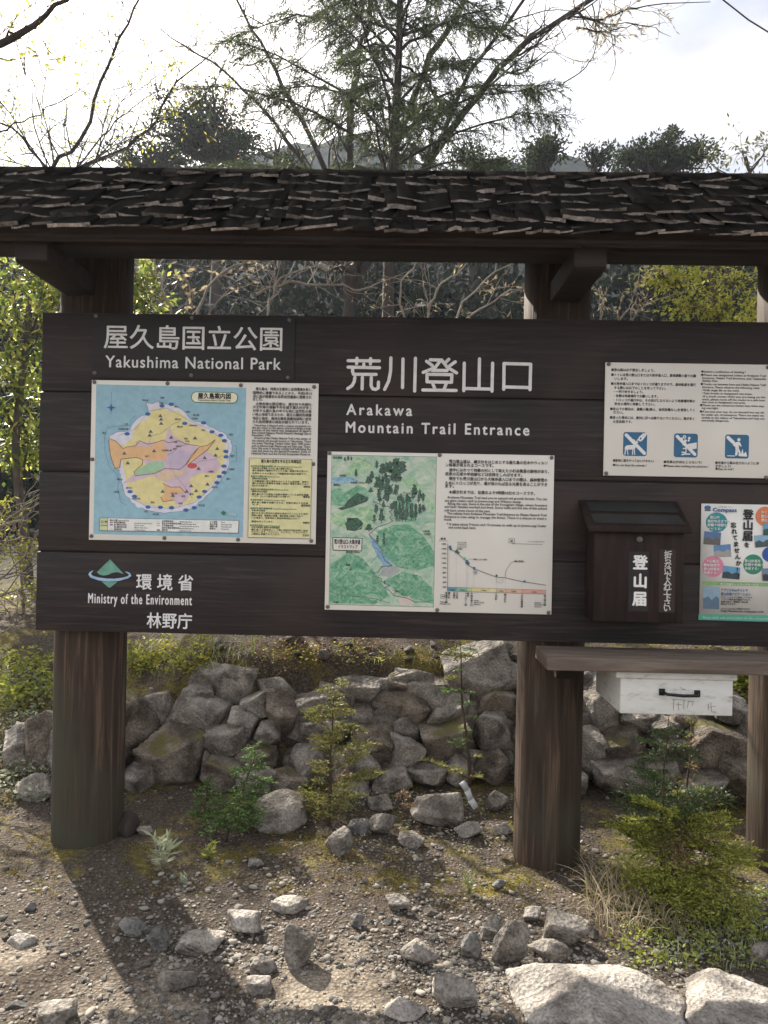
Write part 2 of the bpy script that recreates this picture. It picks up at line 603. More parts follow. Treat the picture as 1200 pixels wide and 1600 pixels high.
def far_hills():
    mb = MB()
    prof = [(-500, 60), (-260, 72), (-120, 86), (-75, 98), (-50, 111), (-22, 114), (0, 107), (35, 105), (62, 104), (95, 93), (140, 76), (240, 66), (500, 55)]
    xs = np.linspace(-500, 500, 160)
    hs = np.interp(xs, [p[0] for p in prof], [p[1] for p in prof])
    rows = 10
    v = []
    for k in range(rows):
        t = k / (rows - 1)
        for x, h in zip(xs, hs):
            v.append((x * 0.42, 62 + t * 34 + hnoise(x, k, 0.03, 4), 0.44 * h * t ** 0.8 + hnoise(x, k * 7, 0.09, 2.2, 4.4) * t))
    n = len(xs)
    f = [(r * n + i, r * n + i + 1, (r + 1) * n + i + 1, (r + 1) * n + i) for r in range(rows - 1) for i in range(n - 1)]
    mb.add(v, f)
    m, N, L, b = newmat('forested_hill', 0.95, 0.05)
    nz = node(N, 'ShaderNodeTexNoise', Scale=0.35, Detail=8.0, Roughness=0.7)
    L.new(coords(N, L, (1, 1, 1)), nz.inputs['Vector'])
    r = ramp(N, [(0.38, (0.006, 0.010, 0.011)), (0.62, (0.030, 0.040, 0.034))])
    L.new(nz.outputs['Fac'], r.inputs['Fac'])
    L.new(r.outputs['Color'], b.inputs['Base Color'])
    tag(mb.build('far_hills', m), kind='structure')


far_hills()

# ------------------------------------------------------------------ writing: one queue, one depsgraph update
TEXTQ = []


def text(mb, mi, body, p0, size, width=None, space=1.0, res=2, bold=0.0, vertical=False, lead=1.0):
    """p0 = world position of the left end of the baseline, on a plane facing -y"""
    TEXTQ.append((mb, mi, body, np.asarray(p0, float), size, width, space, res, bold))


def flush_text():
    objs = []
    for mb, mi, body, p0, size, width, space, res, bold in TEXTQ:
        c = bpy.data.curves.new('writing', 'FONT')
        c.body = body
        c.size = 1.0
        c.resolution_u = res
        c.space_character = space
        o = bpy.data.objects.new('writing', c)
        COL.objects.link(o)
        objs.append(o)
    bpy.context.view_layer.update()
    dg = bpy.context.evaluated_depsgraph_get()
    for o, (mb, mi, body, p0, size, width, space, res, bold) in zip(objs, TEXTQ):
        me = o.evaluated_get(dg).to_mesh()
        n = len(me.vertices)
        if n:
            co = np.zeros(n * 3)
            me.vertices.foreach_get('co', co)
            co = co.reshape(-1, 3)
            faces = [tuple(p.vertices) for p in me.polygons]
            x, z = co[:, 0] * size, co[:, 1] * size
            if width:
                x = (x - x.min()) * width / max(1e-6, x.max() - x.min())
            offs = [(0, 0)] if not bold else [(0, 0), (bold, 0), (bold / 2, bold * 0.6), (bold / 2, -bold * 0.4)]
            for q, (bx, bz) in enumerate(offs):
                mb.add(np.stack([p0[0] + x + bx, np.full(n, p0[1] - 0.0002 * q), p0[2] + z + bz], 1), faces, mi)
        o.evaluated_get(dg).to_mesh_clear()
    for o in objs:
        c = o.data
        bpy.data.objects.remove(o)
        bpy.data.curves.remove(c)


INKS = {}


def ink(col):
    key = tuple(round(c, 3) for c in col)
    if key not in INKS:
        INKS[key] = flat('print_ink', col, 0.55, 0.08, 40)
    return INKS[key]


class Print:
    """flat printing on a panel face that lies in the plane y; each named part becomes one mesh"""

    def __init__(self, parent, y, part='print'):
        self.parent, self.y, self.layer, self.parts, self.part, self.k = parent, y, 0, {}, part, 0

    def mb(self, part, mat):
        m, mats = self.parts.setdefault(part or self.part, (MB(), []))
        if mat not in mats:
            mats.append(mat)
        return m, mats.index(mat)

    def up(self):
        self.layer += 1

    def yy(self):
        self.k = (self.k + 1) % 12
        return self.y - 0.0004 * (self.layer + 1) - 0.00003 * self.k

    def poly(self, pts, mat, part=None):
        yp = self.yy()
        v = [at(x, y, yp) for x, y in pts]
        m, mi = self.mb(part, mat)
        m.add(v, [tuple(range(len(v)))], mi)

    def rect(self, x0, y0, x1, y1, mat, part=None):
        self.poly([(x0, y0), (x1, y0 + (x1 - x0) * 0.02), (x1 - (y1 - y0) * 0.02, y1 + (x1 - x0) * 0.02), (x0 - (y1 - y0) * 0.02, y1)], mat, part)

    def oval(self, x, y, rx, ry, mat, part=None, n=20):
        self.poly([(x + rx * math.cos(a), y + ry * math.sin(a)) for a in np.arange(n) * 2 * math.pi / n], mat, part)

    def rrect(self, x0, y0, x1, y1, r, mat, part=None):
        pts = []
        for cx, cy, a0 in ((x1 - r, y0 + r, -90), (x1 - r, y1 - r, 0), (x0 + r, y1 - r, 90), (x0 + r, y0 + r, 180)):
            for k in range(5):
                a = rad(a0 + k * 22.5)
                px, py = cx + r * math.cos(a), cy + r * math.sin(a)
                pts.append((px - (py - y0) * 0.02, py + (px - x0) * 0.02))
        self.poly(pts, mat, part)

    def stroke(self, pts, wpx, mat, part=None, round_caps=True):
        """polyline of constant width with round ends"""
        mb, mi = self.mb(part, mat)
        y = self.yy()
        P = [at(a, b, y) for a, b in pts]
        r = wpx * (self.y - EYE[1]) / FPX / 2
        for q, (a, b) in enumerate(zip(P[:-1], P[1:])):
            y = self.y - 0.0004 * (self.layer + 1) - 0.00003 * ((self.k + q) % 12)
            d = np.array([b[0] - a[0], b[2] - a[2]])
            ln = np.linalg.norm(d) + 1e-9
            d /= ln
            ang = math.atan2(d[1], d[0])
            v = []
            if round_caps:
                for c, s in ((b, -90), (a, 90)):
                    for k in range(7):
                        t = ang + rad(s + k * 30)
                        v.append((c[0] + r * math.cos(t), y, c[2] + r * math.sin(t)))
            else:
                nx, nz_ = -d[1] * r, d[0] * r
                v = [(a[0] + nx, y, a[2] + nz_), (a[0] - nx, y, a[2] - nz_), (b[0] - nx, y, b[2] - nz_), (b[0] + nx, y, b[2] + nz_)]
            mb.add(v, [tuple(range(len(v)))], mi)
        self.k += len(P)

    def text(self, s, x, y, px, mat=None, x1=None, part=None, bold=0.0, space=1.0, res=2):
        """s with its baseline starting at pixel (x, y), em size px; x1 = where it ends"""
        mat = mat or M_INK
        k = (self.y - EYE[1]) / FPX
        p = at(x, y, self.yy())
        wd = None
        if x1 is not None:
            wd = at(x1, y + (x1 - x) * 0.02, self.yy())[0] - p[0]
        text(*self.mb(part, mat), s, p, px * k, wd, space, res, bold * k * (0.6 if px < 7 else 1.0))

    def vtext(self, s, x, y, px, step, mat=None, part=None, bold=0.0, dx=0.0, res=2):
        for i, ch in enumerate(s):
            self.text(ch, x + dx * i - 0.02 * step * i, y + step * i, px, mat, None, part, bold, 1.0, res)

    def done(self):
        for part, (mb, mats) in self.parts.items():
            PENDING.append((part, mb, mats, self.parent))


PENDING = []


def finish_prints():
    flush_text()
    for part, mb, mats, parent in PENDING:
        if mb.n:
            mb.build(part.strip(), mats, parent)


# ------------------------------------------------------------------ the roofed notice board
board = thing('notice_board', 'long dark wooden trailhead notice board on round posts under a shingled roof', 'notice board')
BX0, BX1 = -1.575, 1.98
ZT, ZB = 1.53 + 0.842, 1.53 - 0.545


def build_board():
    mb = MB()
    hs = (ZT - ZB) / 4
    for i in range(4):
        z0 = ZB + hs * i
        mb.box(BX0 + (0.004 if i % 2 else 0), BX1, 0.0 + 0.0015 * (i % 2), 0.045, z0 + 0.003, z0 + hs - 0.003)
    mb.box(BX0 + 0.01, BX1 - 0.01, 0.012, 0.043, ZB + 0.008, ZT - 0.008)  # added backing that keeps sun from leaking through the plank gaps
    mb.build('board', M_BOARD, board, bevel=0.003)
    for cx, r in ((-1.412, 0.157), (0.690, 0.148), (1.752, 0.152)):
        mb = MB()
        zs = [height(cx, 0.2) - 0.25, 0.2, 0.5, 0.8, 1.2, 1.8, 2.3, 2.74]
        rng = np.random.default_rng(int(cx * 100) + 500)
        n = 40
        a = np.arange(n) * 2 * math.pi / n
        v = []
        check = rng.uniform(-2.2, -1.0)
        for z in zs:
            rr = r * (1 + 0.012 * np.sin(3 * a + z) + 0.008 * np.sin(7 * a + 2 * z))
            rr = rr - 0.016 * np.exp(-((a - (check % (2 * math.pi))) / 0.055) ** 2)
            v += [(cx + q * math.cos(t), 0.045 + r + q * math.sin(t), z) for q, t in zip(rr, a)]
        f = [(k * n + i, k * n + (i + 1) % n, (k + 1) * n + (i + 1) % n, (k + 1) * n + i) for k in range(len(zs) - 1) for i in range(n)]
        f += [tuple(range((len(zs) - 1) * n, len(zs) * n))]
        mb.add(v, f)
        mb.build('post', M_POST, board, smooth_shade=True)
    # arms on the posts, carrying the eave purlin
    for cx in (-1.430, 0.695, 1.78):
        mb = MB()
        pr = [(-0.398, 2.545), (-0.398, 2.468), (-0.385, 2.458), (0.10, 2.458), (0.10, 2.545)]
        v = [(cx + s * 0.062, y, z) for s in (-1, 1) for y, z in pr]
        mb.add(v, [(0, 1, 2, 3, 4), (9, 8, 7, 6, 5)] + [(i, i + 5, (i + 1) % 5 + 5, (i + 1) % 5) for i in range(5)])
        mb.build('arm', M_BEAM, board, bevel=0.004)
    X0, X1 = -2.35, 2.55
    mb = MB()
    mb.box(X0, X1, -0.33, -0.21, 2.546, 2.62)
    mb.box(X0, X1, -0.21, -0.12, 2.565, 2.66)
    mb.build('purlin', M_BEAM, board, bevel=0.004)
    mb = MB()
    mb.box(X0, X1, 0.10, 0.28, 2.735, 2.86)
    mb.build('head_beam', M_BEAM, board, bevel=0.004)
    mb = MB()
    for a, b in ((X0, -0.62), (-0.615, 0.66), (0.665, 1.9), (1.905, X1)):
        mb.box(a, b, -0.430, -0.402, 2.535, 2.605)
    mb.build('fascia', M_FASCIA, board, bevel=0.003)
    # roof: sheathing with rows of split shingles
    ye, ze, yr, zr = -0.47, 2.540, 0.19, 3.050
    sl = math.atan2(zr - ze, yr - ye)
    length = math.hypot(zr - ze, yr - ye)
    rng = np.random.default_rng(4)
    mb = MB()
    for sgn in (1, -1):
        e0, e1 = ((ye + 0.03, ze + 0.015) if sgn == 1 else (yr + 0.27, zr - 0.03 - 0.27 * math.tan(sl))), (yr, zr - 0.03)
        v = [(x, e[0], e[1] + dz) for dz in (0.0, -0.02) for x in (X0, X1) for e in (e0, e1)]
        mb.add(v, [(0, 1, 3, 2), (4, 6, 7, 5), (0, 2, 6, 4), (1, 5, 7, 3), (0, 4, 5, 1), (2, 3, 7, 6)], 2)
    S = np.array([0, math.cos(sl), math.sin(sl)])
    Nn = np.array([0, -math.sin(sl), math.cos(sl)])
    X = np.array([1.0, 0, 0])
    rows = 7
    ex = length / rows * 1.0
    for back in (0, 1):
        for k in range(rows if not back else 1):
            x = X0 - rng.uniform(0, 0.1)
            tilt = (0.13 if k % 2 == 0 else -0.12)
            while x < X1:
                wd = rng.choice([0.06, 0.08, 0.11, 0.14]) * rng.uniform(0.85, 1.2)
                th = rng.choice([0.006, 0.008, 0.010, 0.014]) * rng.uniform(0.8, 1.2)
                d0 = k * ex + rng.normal(0, 0.009)
                tl = tilt * rng.uniform(0.3, 1.25) + rng.normal(0, 0.035)
                if rng.random() < 0.09:
                    tl *= -0.6
                pit = 0.055 + rng.normal(0, 0.022)
                lift = 0.024 + 0.008 * rng.random()
                yaw = rng.normal(0, 0.05)
                ln = min(0.30, length - d0) if not back else 0.27
                xa = X * math.cos(tl) + Nn * math.sin(tl)
                na = Nn * math.cos(tl) - X * math.sin(tl)
                sa = S * math.cos(pit) - na * math.sin(pit)
                na = na * math.cos(pit) + S * math.sin(pit)
                sa = sa + xa * yaw
                base = np.array([x + wd / 2, ye, ze]) + S * (d0 if not back else length - 0.28 - 0.02 * k) + Nn * lift
                v = []
                jag = rng.normal(0, 0.006, 4)
                for b_, top in ((0, 0), (0, 1), (1, 0), (1, 1)):
                    for q, fx in enumerate((-0.5, -0.17, 0.17, 0.5)):
                        v.append(base + xa * fx * wd * 1.06 + sa * ((jag[q]) if b_ == 0 else ln) + na * (th * (0.9 + 0.25 * rng.random()) if top else 0) * (1 if b_ == 0 else 0.3))
                v = np.array(v)
                if back:
                    v[:, 1] = 2 * yr - v[:, 1]
                f0 = [(0, 1, 5, 4), (1, 2, 6, 5), (2, 3, 7, 6)]
                mb.add(v, f0, 1)
                mb.add(v, [(4, 5, 13, 12), (5, 6, 14, 13), (6, 7, 15, 14), (0, 4, 12, 8), (3, 11, 15, 7), (0, 8, 9, 1), (1, 9, 10, 2), (2, 10, 11, 3)], 0)
                x += wd * rng.uniform(0.80, 0.95)
    mb.build('roof', [M_TOP, M_BUTT, M_UNDER], board)
    mb = MB()
    for a, b in ((X0, -1.1), (-1.1, 0.35), (0.35, 1.5), (1.5, X1)):
        for sgn in (1, -1):
            z0 = zr + 0.022 + rng.normal(0, 0.002)
            v = [(q, yr - sgn * 0.002, z0 + 0.012) for q in (a, b)] + [(q, yr - sgn * 0.10, z0 - 0.055) for q in (b, a)]
            v2 = [(p[0], p[1], p[2] - 0.012) for p in v]
            mb.add(v + v2, [(0, 1, 2, 3), (7, 6, 5, 4), (0, 4, 5, 1), (1, 5, 6, 2), (2, 6, 7, 3), (3, 7, 4, 0)])
    mb.build('ridge_cap', M_TOP, board)


build_board()
pr = Print(board, -0.001)
Kz = lambda x, y: (530 + x / 3.75, 540 + y / 3.75)
for s in [
    [(52, 88), (235, 90)], [(104, 74), (102, 106)], [(184, 76), (183, 108)], [(144, 108), (144, 126)], [(52, 126), (236, 130)],
    [(80, 130), (78, 150), (84, 168), (216, 169)], [(92, 186), (88, 210), (76, 234), (50, 252)], [(136, 186), (134, 254)],
    [(188, 186), (187, 236), (196, 253), (214, 257), (229, 248), (230, 214)],
    [(303, 72), (301, 150), (290, 208), (266, 257)], [(374, 78), (371, 246)], [(447, 74), (442, 266)],
    [(534, 83), (596, 85), (562, 128), (492, 157)], [(512, 92), (545, 116)], [(642, 80), (622, 100)], [(600, 84), (632, 126), (688, 160)],
    [(680, 95), (648, 118)], [(545, 145), (632, 146)], [(515, 168), (660, 170), (658, 215), (514, 212), (515, 168)],
    [(548, 222), (560, 252)], [(628, 222), (615, 254)], [(490, 260), (685, 263)],
    [(733, 103), (730, 264)], [(730, 251), (895, 255)], [(822, 78), (819, 250)], [(899, 103), (895, 267)],
    [(964, 256), (966, 105), (1122, 109), (1118, 258)], [(966, 242), (1118, 246)]]:
    pr.stroke([Kz(*q) for q in s], 5.0, M_LETTER, 'title_lettering')
pr.up()
pr.part = 'place_lettering'
pr.text('Arakawa', 541, 648, 24, M_LETTER, 643, bold=1.1, space=1.35, res=4)
pr.part = 'entrance_lettering'
pr.text('Mountain Trail Entrance', 540, 675.5, 24, M_LETTER, 826, bold=1.1, space=1.3, res=4)
pr.part = 'ministry_lettering'
pr.text('環 境 省', 212.5, 919, 27, M_LETTER, 301, bold=0.9, res=4)
pr.text('Ministry of the Environment', 137.5, 942, 22, M_LETTER, 299, bold=0.9, space=1.25, res=4)
pr.part = 'agency_lettering'
pr.text('林野庁', 229, 979, 26, M_LETTER, 299, bold=0.9, res=4)
Ez = lambda x, y: (120 + x / 6, 860 + y / 6)
M_EG = flat('emblem_green', (0.13, 0.30, 0.24), 0.6, 0.2, 30)
M_EB = flat('emblem_blue', (0.30, 0.45, 0.60), 0.6, 0.2, 30)
pr.poly([Ez(*q) for q in [(312, 85), (250, 143), (188, 205), (212, 226), (250, 236), (290, 230), (330, 211), (380, 203), (440, 222), (375, 150)]], M_EG, 'emblem')
pr.poly([Ez(*q) for q in [(232, 290), (300, 350), (318, 346), (382, 292), (310, 297)]], M_EG, 'emblem')
outer = [(155, 185), (120, 205), (108, 226), (128, 254), (200, 280), (300, 293), (400, 285), (480, 262), (512, 238), (496, 210), (455, 195)]
inner = [(462, 206), (490, 226), (480, 241), (430, 255), (350, 265), (280, 264), (200, 252), (150, 238), (132, 222), (140, 206), (155, 187)]
oo = outer
ii = inner[::-1]
for k in range(len(oo) - 1):
    pr.poly([Ez(*oo[k]), Ez(*oo[k + 1]), Ez(*ii[k + 1]), Ez(*ii[k])], M_EB, 'emblem')
pr.done()


def bolt(px, py, y, parent, r=0.0085):
    p = at(px, py, y)
    mb = MB()
    mb.tube([(p[0], y, p[2]), (p[0], y - 0.004, p[2]), (p[0], y - 0.006, p[2])], [r, r, r * 0.55], 10)
    return mb.build('bolt', M_METAL, parent, smooth_shade=False)


def panel(name, quad, label, cat, y0=-0.0005, th=0.008, mat=None, bolts=(), bevel=0.0015, part='panel'):
    t = thing(name, label, cat)
    P = [at(x, y, y0 - th) for x, y in quad]
    xl, xr = (P[0][0] + P[3][0]) / 2, (P[1][0] + P[2][0]) / 2
    zt, zb = (P[0][2] + P[1][2]) / 2, (P[2][2] + P[3][2]) / 2
    mb = MB()
    mb.box(xl, xr, y0 - th, y0, zb, zt)
    mb.build(part, mat or M_PANEL, t, bevel=bevel)
    for x, y in bolts:
        bolt(x, y, y0 - th, t)
    return t, Print(t, y0 - th)


# ---- name plate over the map
t, pr = panel('name_plate', [(146, 490.5), (462, 498), (459, 596), (144, 590)], 'dark plate lettered with the national park name, above the island map', 'name plate', th=0.004, mat=M_PLATE,
              bolts=[(150, 494), (300, 496.5), (452, 500), (148, 583), (299, 586.5), (450, 590)], bevel=0.001, part='plate')
pr.part = 'title_lettering'
pr.text('屋久島国立公園', 162, 541, 40.5, M_LETTER, 440, bold=0.8, res=4)
pr.up()
pr.part = 'english_lettering'
pr.text('Yakushima National Park', 164.5, 573.5, 26, M_LETTER, 438, bold=0.7, space=1.12, res=4)
pr.done()

# ---- island map panel
t, pr = panel('map_panel', [(143, 592), (498, 601), (493, 850), (139, 844)], 'cream information panel with a round blue and yellow island map', 'information panel',
              bolts=[(147.6, 597), (262, 599), (376.5, 602), (491, 604.5), (144.5, 717.5), (489.5, 725), (143, 837.5), (257, 840.5), (372, 843), (486.5, 845)])
Cm = lambda x, y: (140 + x / 4.615, 590 + y / 4.615)
C_SEA, C_COAST, C_YEL = ink((0.26, 0.43, 0.50)), ink((0.62, 0.60, 0.66)), ink((0.66, 0.58, 0.28))
C_PINK, C_OR, C_GR, C_LIL = ink((0.56, 0.43, 0.50)), ink((0.66, 0.42, 0.22)), ink((0.33, 0.50, 0.33)), ink((0.48, 0.40, 0.50))
C_BLUE, C_RED, C_BRN, C_GREY, C_PALE = ink((0.04, 0.13, 0.33)), ink((0.55, 0.09, 0.10)), ink((0.17, 0.08, 0.05)), ink((0.12, 0.12, 0.13)), ink((0.70, 0.67, 0.50))
C_LINE, C_DGREEN = ink((0.05, 0.12, 0.30)), ink((0.04, 0.17, 0.09))
pr.part = 'island_map'
pr.poly([Cm(*q) for q in [(48, 48), (1130, 74), (1105, 1152), (27, 1128)]], C_SEA)
pr.up()
coast = [(410, 178), (440, 186), (470, 178), (500, 165), (515, 185), (560, 195), (612, 205), (660, 225), (700, 262), (730, 300), (800, 320), (860, 355), (930, 385), (985, 410), (1020, 452), (1028, 492), (1010, 560), (1006, 620), (985, 682), (950, 730), (905, 782), (870, 832), (820, 880), (762, 930), (700, 958), (620, 968), (540, 978), (470, 968), (400, 952), (340, 937), (300, 902), (285, 868), (250, 832), (240, 782), (230, 742), (226, 700), (212, 662), (182, 656), (166, 600), (150, 540), (135, 470), (145, 420), (190, 395), (250, 390), (292, 370), (312, 330), (350, 290), (402, 272), (425, 240), (416, 208)]
crng = random.Random(5)
fine = []
for a, b in zip(coast, coast[1:] + coast[:1]):
    fine += [a, ((a[0] + b[0]) / 2 + crng.uniform(-7, 7), (a[1] + b[1]) / 2 + crng.uniform(-7, 7))]
pr.poly([Cm(*q) for q in fine], C_COAST)
pr.stroke([Cm(*q) for q in fine + fine[:1]], 0.5, C_LINE)
pr.up()
pr.stroke([Cm(*q) for q in [(330, 275), (300, 300), (290, 345), (200, 350), (130, 360), (108, 420), (110, 530), (140, 640), (190, 690), (215, 740), (200, 790), (225, 900), (270, 920)]], 0.45, C_LINE)
pr.stroke([Cm(*q) for q in [(1040, 490), (1060, 490), (1058, 600), (1020, 610)]], 0.45, C_LINE)
pr.poly([Cm(*q) for q in [(445, 235), (530, 215), (560, 240), (640, 240), (690, 285), (720, 330), (790, 350), (850, 385), (930, 420), (980, 470), (985, 560), (960, 650), (900, 740), (820, 850), (740, 900), (650, 925), (540, 935), (430, 920), (350, 890), (330, 830), (270, 780), (255, 700), (235, 600), (200, 490), (260, 480), (310, 430), (330, 350), (420, 290)]], C_YEL)
pr.up()
pr.poly([Cm(*q) for q in [(330, 455), (370, 470), (430, 470), (540, 455), (568, 380), (580, 350), (600, 420), (690, 470), (780, 500), (900, 560), (955, 640), (900, 690), (780, 690), (720, 730), (735, 840), (650, 930), (600, 880), (560, 760), (450, 705), (320, 748), (240, 762), (330, 690), (430, 640), (380, 600), (350, 560)]], C_PINK)
pr.up()
pr.poly([Cm(*q) for q in [(140, 440), (190, 460), (240, 512), (330, 492), (420, 500), (520, 450), (560, 520), (552, 590), (470, 600), (380, 590), (340, 577), (225, 592), (216, 650), (182, 655), (150, 560)]], C_OR)
pr.poly([Cm(*q) for q in [(320, 682), (400, 630), (460, 602), (530, 606), (540, 650), (470, 690), (330, 708)]], C_GR)
pr.poly([Cm(*q) for q in [(530, 762), (580, 790), (650, 788), (690, 830), (608, 838), (605, 882), (530, 895), (512, 862), (545, 830)]], C_OR)
pr.poly([Cm(*q) for q in [(690, 632), (735, 560), (790, 500), (850, 488), (905, 448), (912, 460), (850, 520), (790, 565), (720, 622)]], C_OR)
pr.poly([Cm(*q) for q in [(562, 545), (650, 520), (742, 548), (700, 622), (650, 660), (580, 660)]], C_LIL)
pr.poly([Cm(*q) for q in [(480, 690), (560, 670), (700, 672), (690, 690), (560, 740), (500, 730)]], ink((0.62, 0.47, 0.33)))
pr.oval(*Cm(740, 636), 7.6, 4.4, C_RED)
pr.up()
for s in [[(140, 438), (190, 458), (240, 512), (270, 500), (330, 492), (360, 455), (420, 480), (470, 470), (530, 450), (570, 470), (640, 455), (700, 480), (790, 492)],
          [(225, 590), (216, 650), (182, 655), (150, 560), (138, 450)], [(225, 588), (340, 575), (382, 592), (380, 625), (320, 680), (330, 708), (470, 690), (545, 655), (650, 662), (700, 622), (790, 500)],
          [(530, 762), (580, 790), (650, 788), (690, 830)], [(512, 862), (530, 895), (605, 882)], [(690, 632), (735, 560), (790, 500), (850, 488), (905, 448), (850, 520), (790, 565), (720, 622)]]:
    pr.stroke([Cm(*q) for q in s], 0.8, C_BRN)
for s in [[(430, 470), (440, 420), (520, 400), (590, 340), (660, 310)], [(560, 560), (600, 540), (640, 500), (720, 470)], [(600, 660), (610, 700), (680, 780), (740, 870)], [(740, 640), (800, 600), (900, 590), (960, 560)], [(300, 870), (420, 930), (600, 945), (760, 900), (900, 770), (990, 640), (1000, 480), (860, 370), (720, 310), (560, 220), (430, 240), (330, 370), (200, 420)]]:
    pr.stroke([Cm(*q) for q in s], 0.35, C_GREY)
rr = random.Random(8)
for x, y in [(510, 275), (515, 300), (516, 330), (440, 388), (433, 415), (465, 528), (250, 545), (275, 615), (588, 430), (760, 435), (830, 578), (786, 655), (920, 512), (732, 780), (768, 815), (850, 768), (600, 850), (700, 820), (908, 560), (527, 820)]:
    pr.poly([Cm(x - 16, y + 10), Cm(x, y - 14), Cm(x + 16, y + 10)], C_GREY)
for x, y in [(420, 262), (522, 204), (588, 192), (270, 405), (686, 330), (822, 326), (883, 391), (946, 416), (972, 455), (982, 532), (984, 571), (968, 638), (970, 684), (936, 713), (918, 757), (829, 821), (790, 861), (754, 938), (694, 955), (590, 938), (511, 935), (421, 933), (324, 856), (291, 822)]:
    pr.oval(*Cm(x, y), 4.1, 2.6, C_BLUE)
words = ['宮之浦', '永田', '栗生', '安房', '尾之間', '屋久杉', '小杉谷', '縄文杉', '大株歩道', '白谷雲水峡', '一湊', '湯泊', '平内', '麦生', '船行', '小瀬田', '楠川', '志戸子']
for k, (x, y) in enumerate([(380, 168), (500, 190), (610, 215), (695, 252), (745, 275), (615, 305), (735, 300), (630, 360), (715, 350), (205, 375), (245, 340), (90, 404), (805, 385), (1005, 415), (1015, 570), (1000, 665), (985, 735), (880, 795), (785, 925), (640, 912), (440, 905), (390, 970), (455, 990), (262, 800), (170, 828), (195, 738), (305, 878), (520, 530), (600, 470), (680, 445), (690, 465), (600, 520), (400, 573), (850, 683), (830, 715), (620, 500), (585, 840), (660, 860), (720, 845), (510, 150)]):
    pr.text(words[k % len(words)], *Cm(x, y), 3.2, C_GREY, bold=0.25, res=1)
pr.part = 'compass_rose'
pr.stroke([Cm(157, 105), Cm(155, 262)], 0.4, C_LINE)
pr.stroke([Cm(118, 215), Cm(195, 217)], 0.4, C_LINE)
pr.poly([Cm(155, 185), Cm(163, 208), Cm(185, 216), Cm(163, 224), Cm(155, 247), Cm(147, 224), Cm(125, 216), Cm(147, 208)], C_LINE)
pr.part = 'map_title'
pr.rrect(*Cm(733, 100), *Cm(1070, 180), 8.2, C_DGREEN)
pr.up()
pr.rrect(*Cm(738, 105), *Cm(1065, 175), 7.2, C_PALE)
pr.up()
pr.text('屋久島案内図', *Cm(780, 148), 9.8, M_INK, Cm(1015, 148)[0], bold=0.7)
pr.text('Yakushima Island Guide Map', *Cm(780, 168), 4.2, M_INK, Cm(1016, 168)[0], bold=0.25)
pr.part = 'map_legend'
pr.poly([Cm(72, 1010), Cm(1078, 1030), Cm(1074, 1123), Cm(68, 1103)], C_GREY)
pr.up()
pr.poly([Cm(133, 1014), Cm(1074, 1033), Cm(1070, 1119), Cm(131, 1101)], ink((0.70, 0.70, 0.66)))
pr.poly([Cm(76, 1013), Cm(130, 1014), Cm(128, 1101), Cm(72, 1100)], ink((0.55, 0.58, 0.34)))
pr.text('凡 例', *Cm(80, 1048), 4.6, M_INK, bold=0.3)
pr.text('LEGEND', *Cm(80, 1070), 3.0, M_INK, bold=0.2)
leg = [('国立公園 National Park', '', ''), ('特別保護地区', 'Special Protection Zone', '原生自然環境保全地域'), ('第1種特別地域', 'Special Zone', '世界遺産地域'), ('第2種特別地域', 'Marine Park Zone', '森林生態系保護地域'), ('普通地域', 'Ordinary Zone', '国有林')]
for k, (a, b, c) in enumerate(leg):
    yy = 1034 + k * 16
    pr.text(a, *Cm(145 if k == 0 else 175, yy), 3.1, M_INK, bold=0.25, res=1)
    pr.text(b, *Cm(322, yy + 4), 2.9, M_INK, bold=0.2, res=1)
    pr.text(c or '自然環境保全', *Cm(520, yy + 6), 3.1, M_INK, bold=0.25, res=1)
    pr.text(['Wilderness Area', 'Natural Heritage Area', 'Forest Ecosystem Reserve', 'Natural Monument', 'National Forest'][k], *Cm(648, yy + 10), 2.9, M_INK, bold=0.2, res=1)
    if k < 4:
        pr.text(['主な道路', '登山歩道', '避難小屋', '展望台'][k], *Cm(865, yy + 12), 3.1, M_INK, bold=0.25, res=1)
        pr.text(['Road', 'Mountain Trail', 'Mountain Hut', 'Viewpoint'][k], *Cm(948, yy + 14), 2.9, M_INK, bold=0.2, res=1)
    pr.rect(*Cm(146, yy - 9), *Cm(168, yy), (C_PINK, C_RED, C_BLUE, C_LIL, C_YEL)[k])
    pr.rect(*Cm(484, yy - 4), *Cm(508, yy + 6), (C_BRN, C_OR, C_GR, C_BLUE, C_GREY)[k])
pr.part = 'map_emblem'
pr.poly([Cm(945, 978), Cm(965, 958), Cm(985, 974), Cm(968, 994)], C_DGREEN)
pr.text('環境省', *Cm(998, 995), 4.2, ink((0.55, 0.62, 0.62)), bold=0.2)
pr.part = 'text_block'
Tz = lambda x, y: (380 + x / 5.923, 590 + y / 5.923)
for k, (s, x0, x1, yb) in enumerate([
        ('屋久島は、特異な生態系と自然環境を有し、', 115, 640, 122), ('国際的に貴重であることから、平成5年12', 90, 635, 158), ('月に我が国最初の世界自然遺産に登録され', 90, 632, 192), ('ました。', 90, 180, 218),
        ('大株歩道の周辺域は、縄文杉や夫婦杉、', 115, 640, 260), ('大王杉等の樹齢千年を越す屋久杉が多く', 88, 632, 290), ('分布する屋久島の中でも特に自然性の高', 88, 630, 324), ('い核心地域であるため、国立公園特別保護', 86, 630, 358), ('地区に指定、森林生態系保護地域等に設定', 86, 630, 394), ('され自然環境の保全が図られています。', 86, 608, 426)]):
    pr.text(s, *Tz(x0, yb - 8), 5.1, M_INK, Tz(x1, 0)[0], bold=0.35)
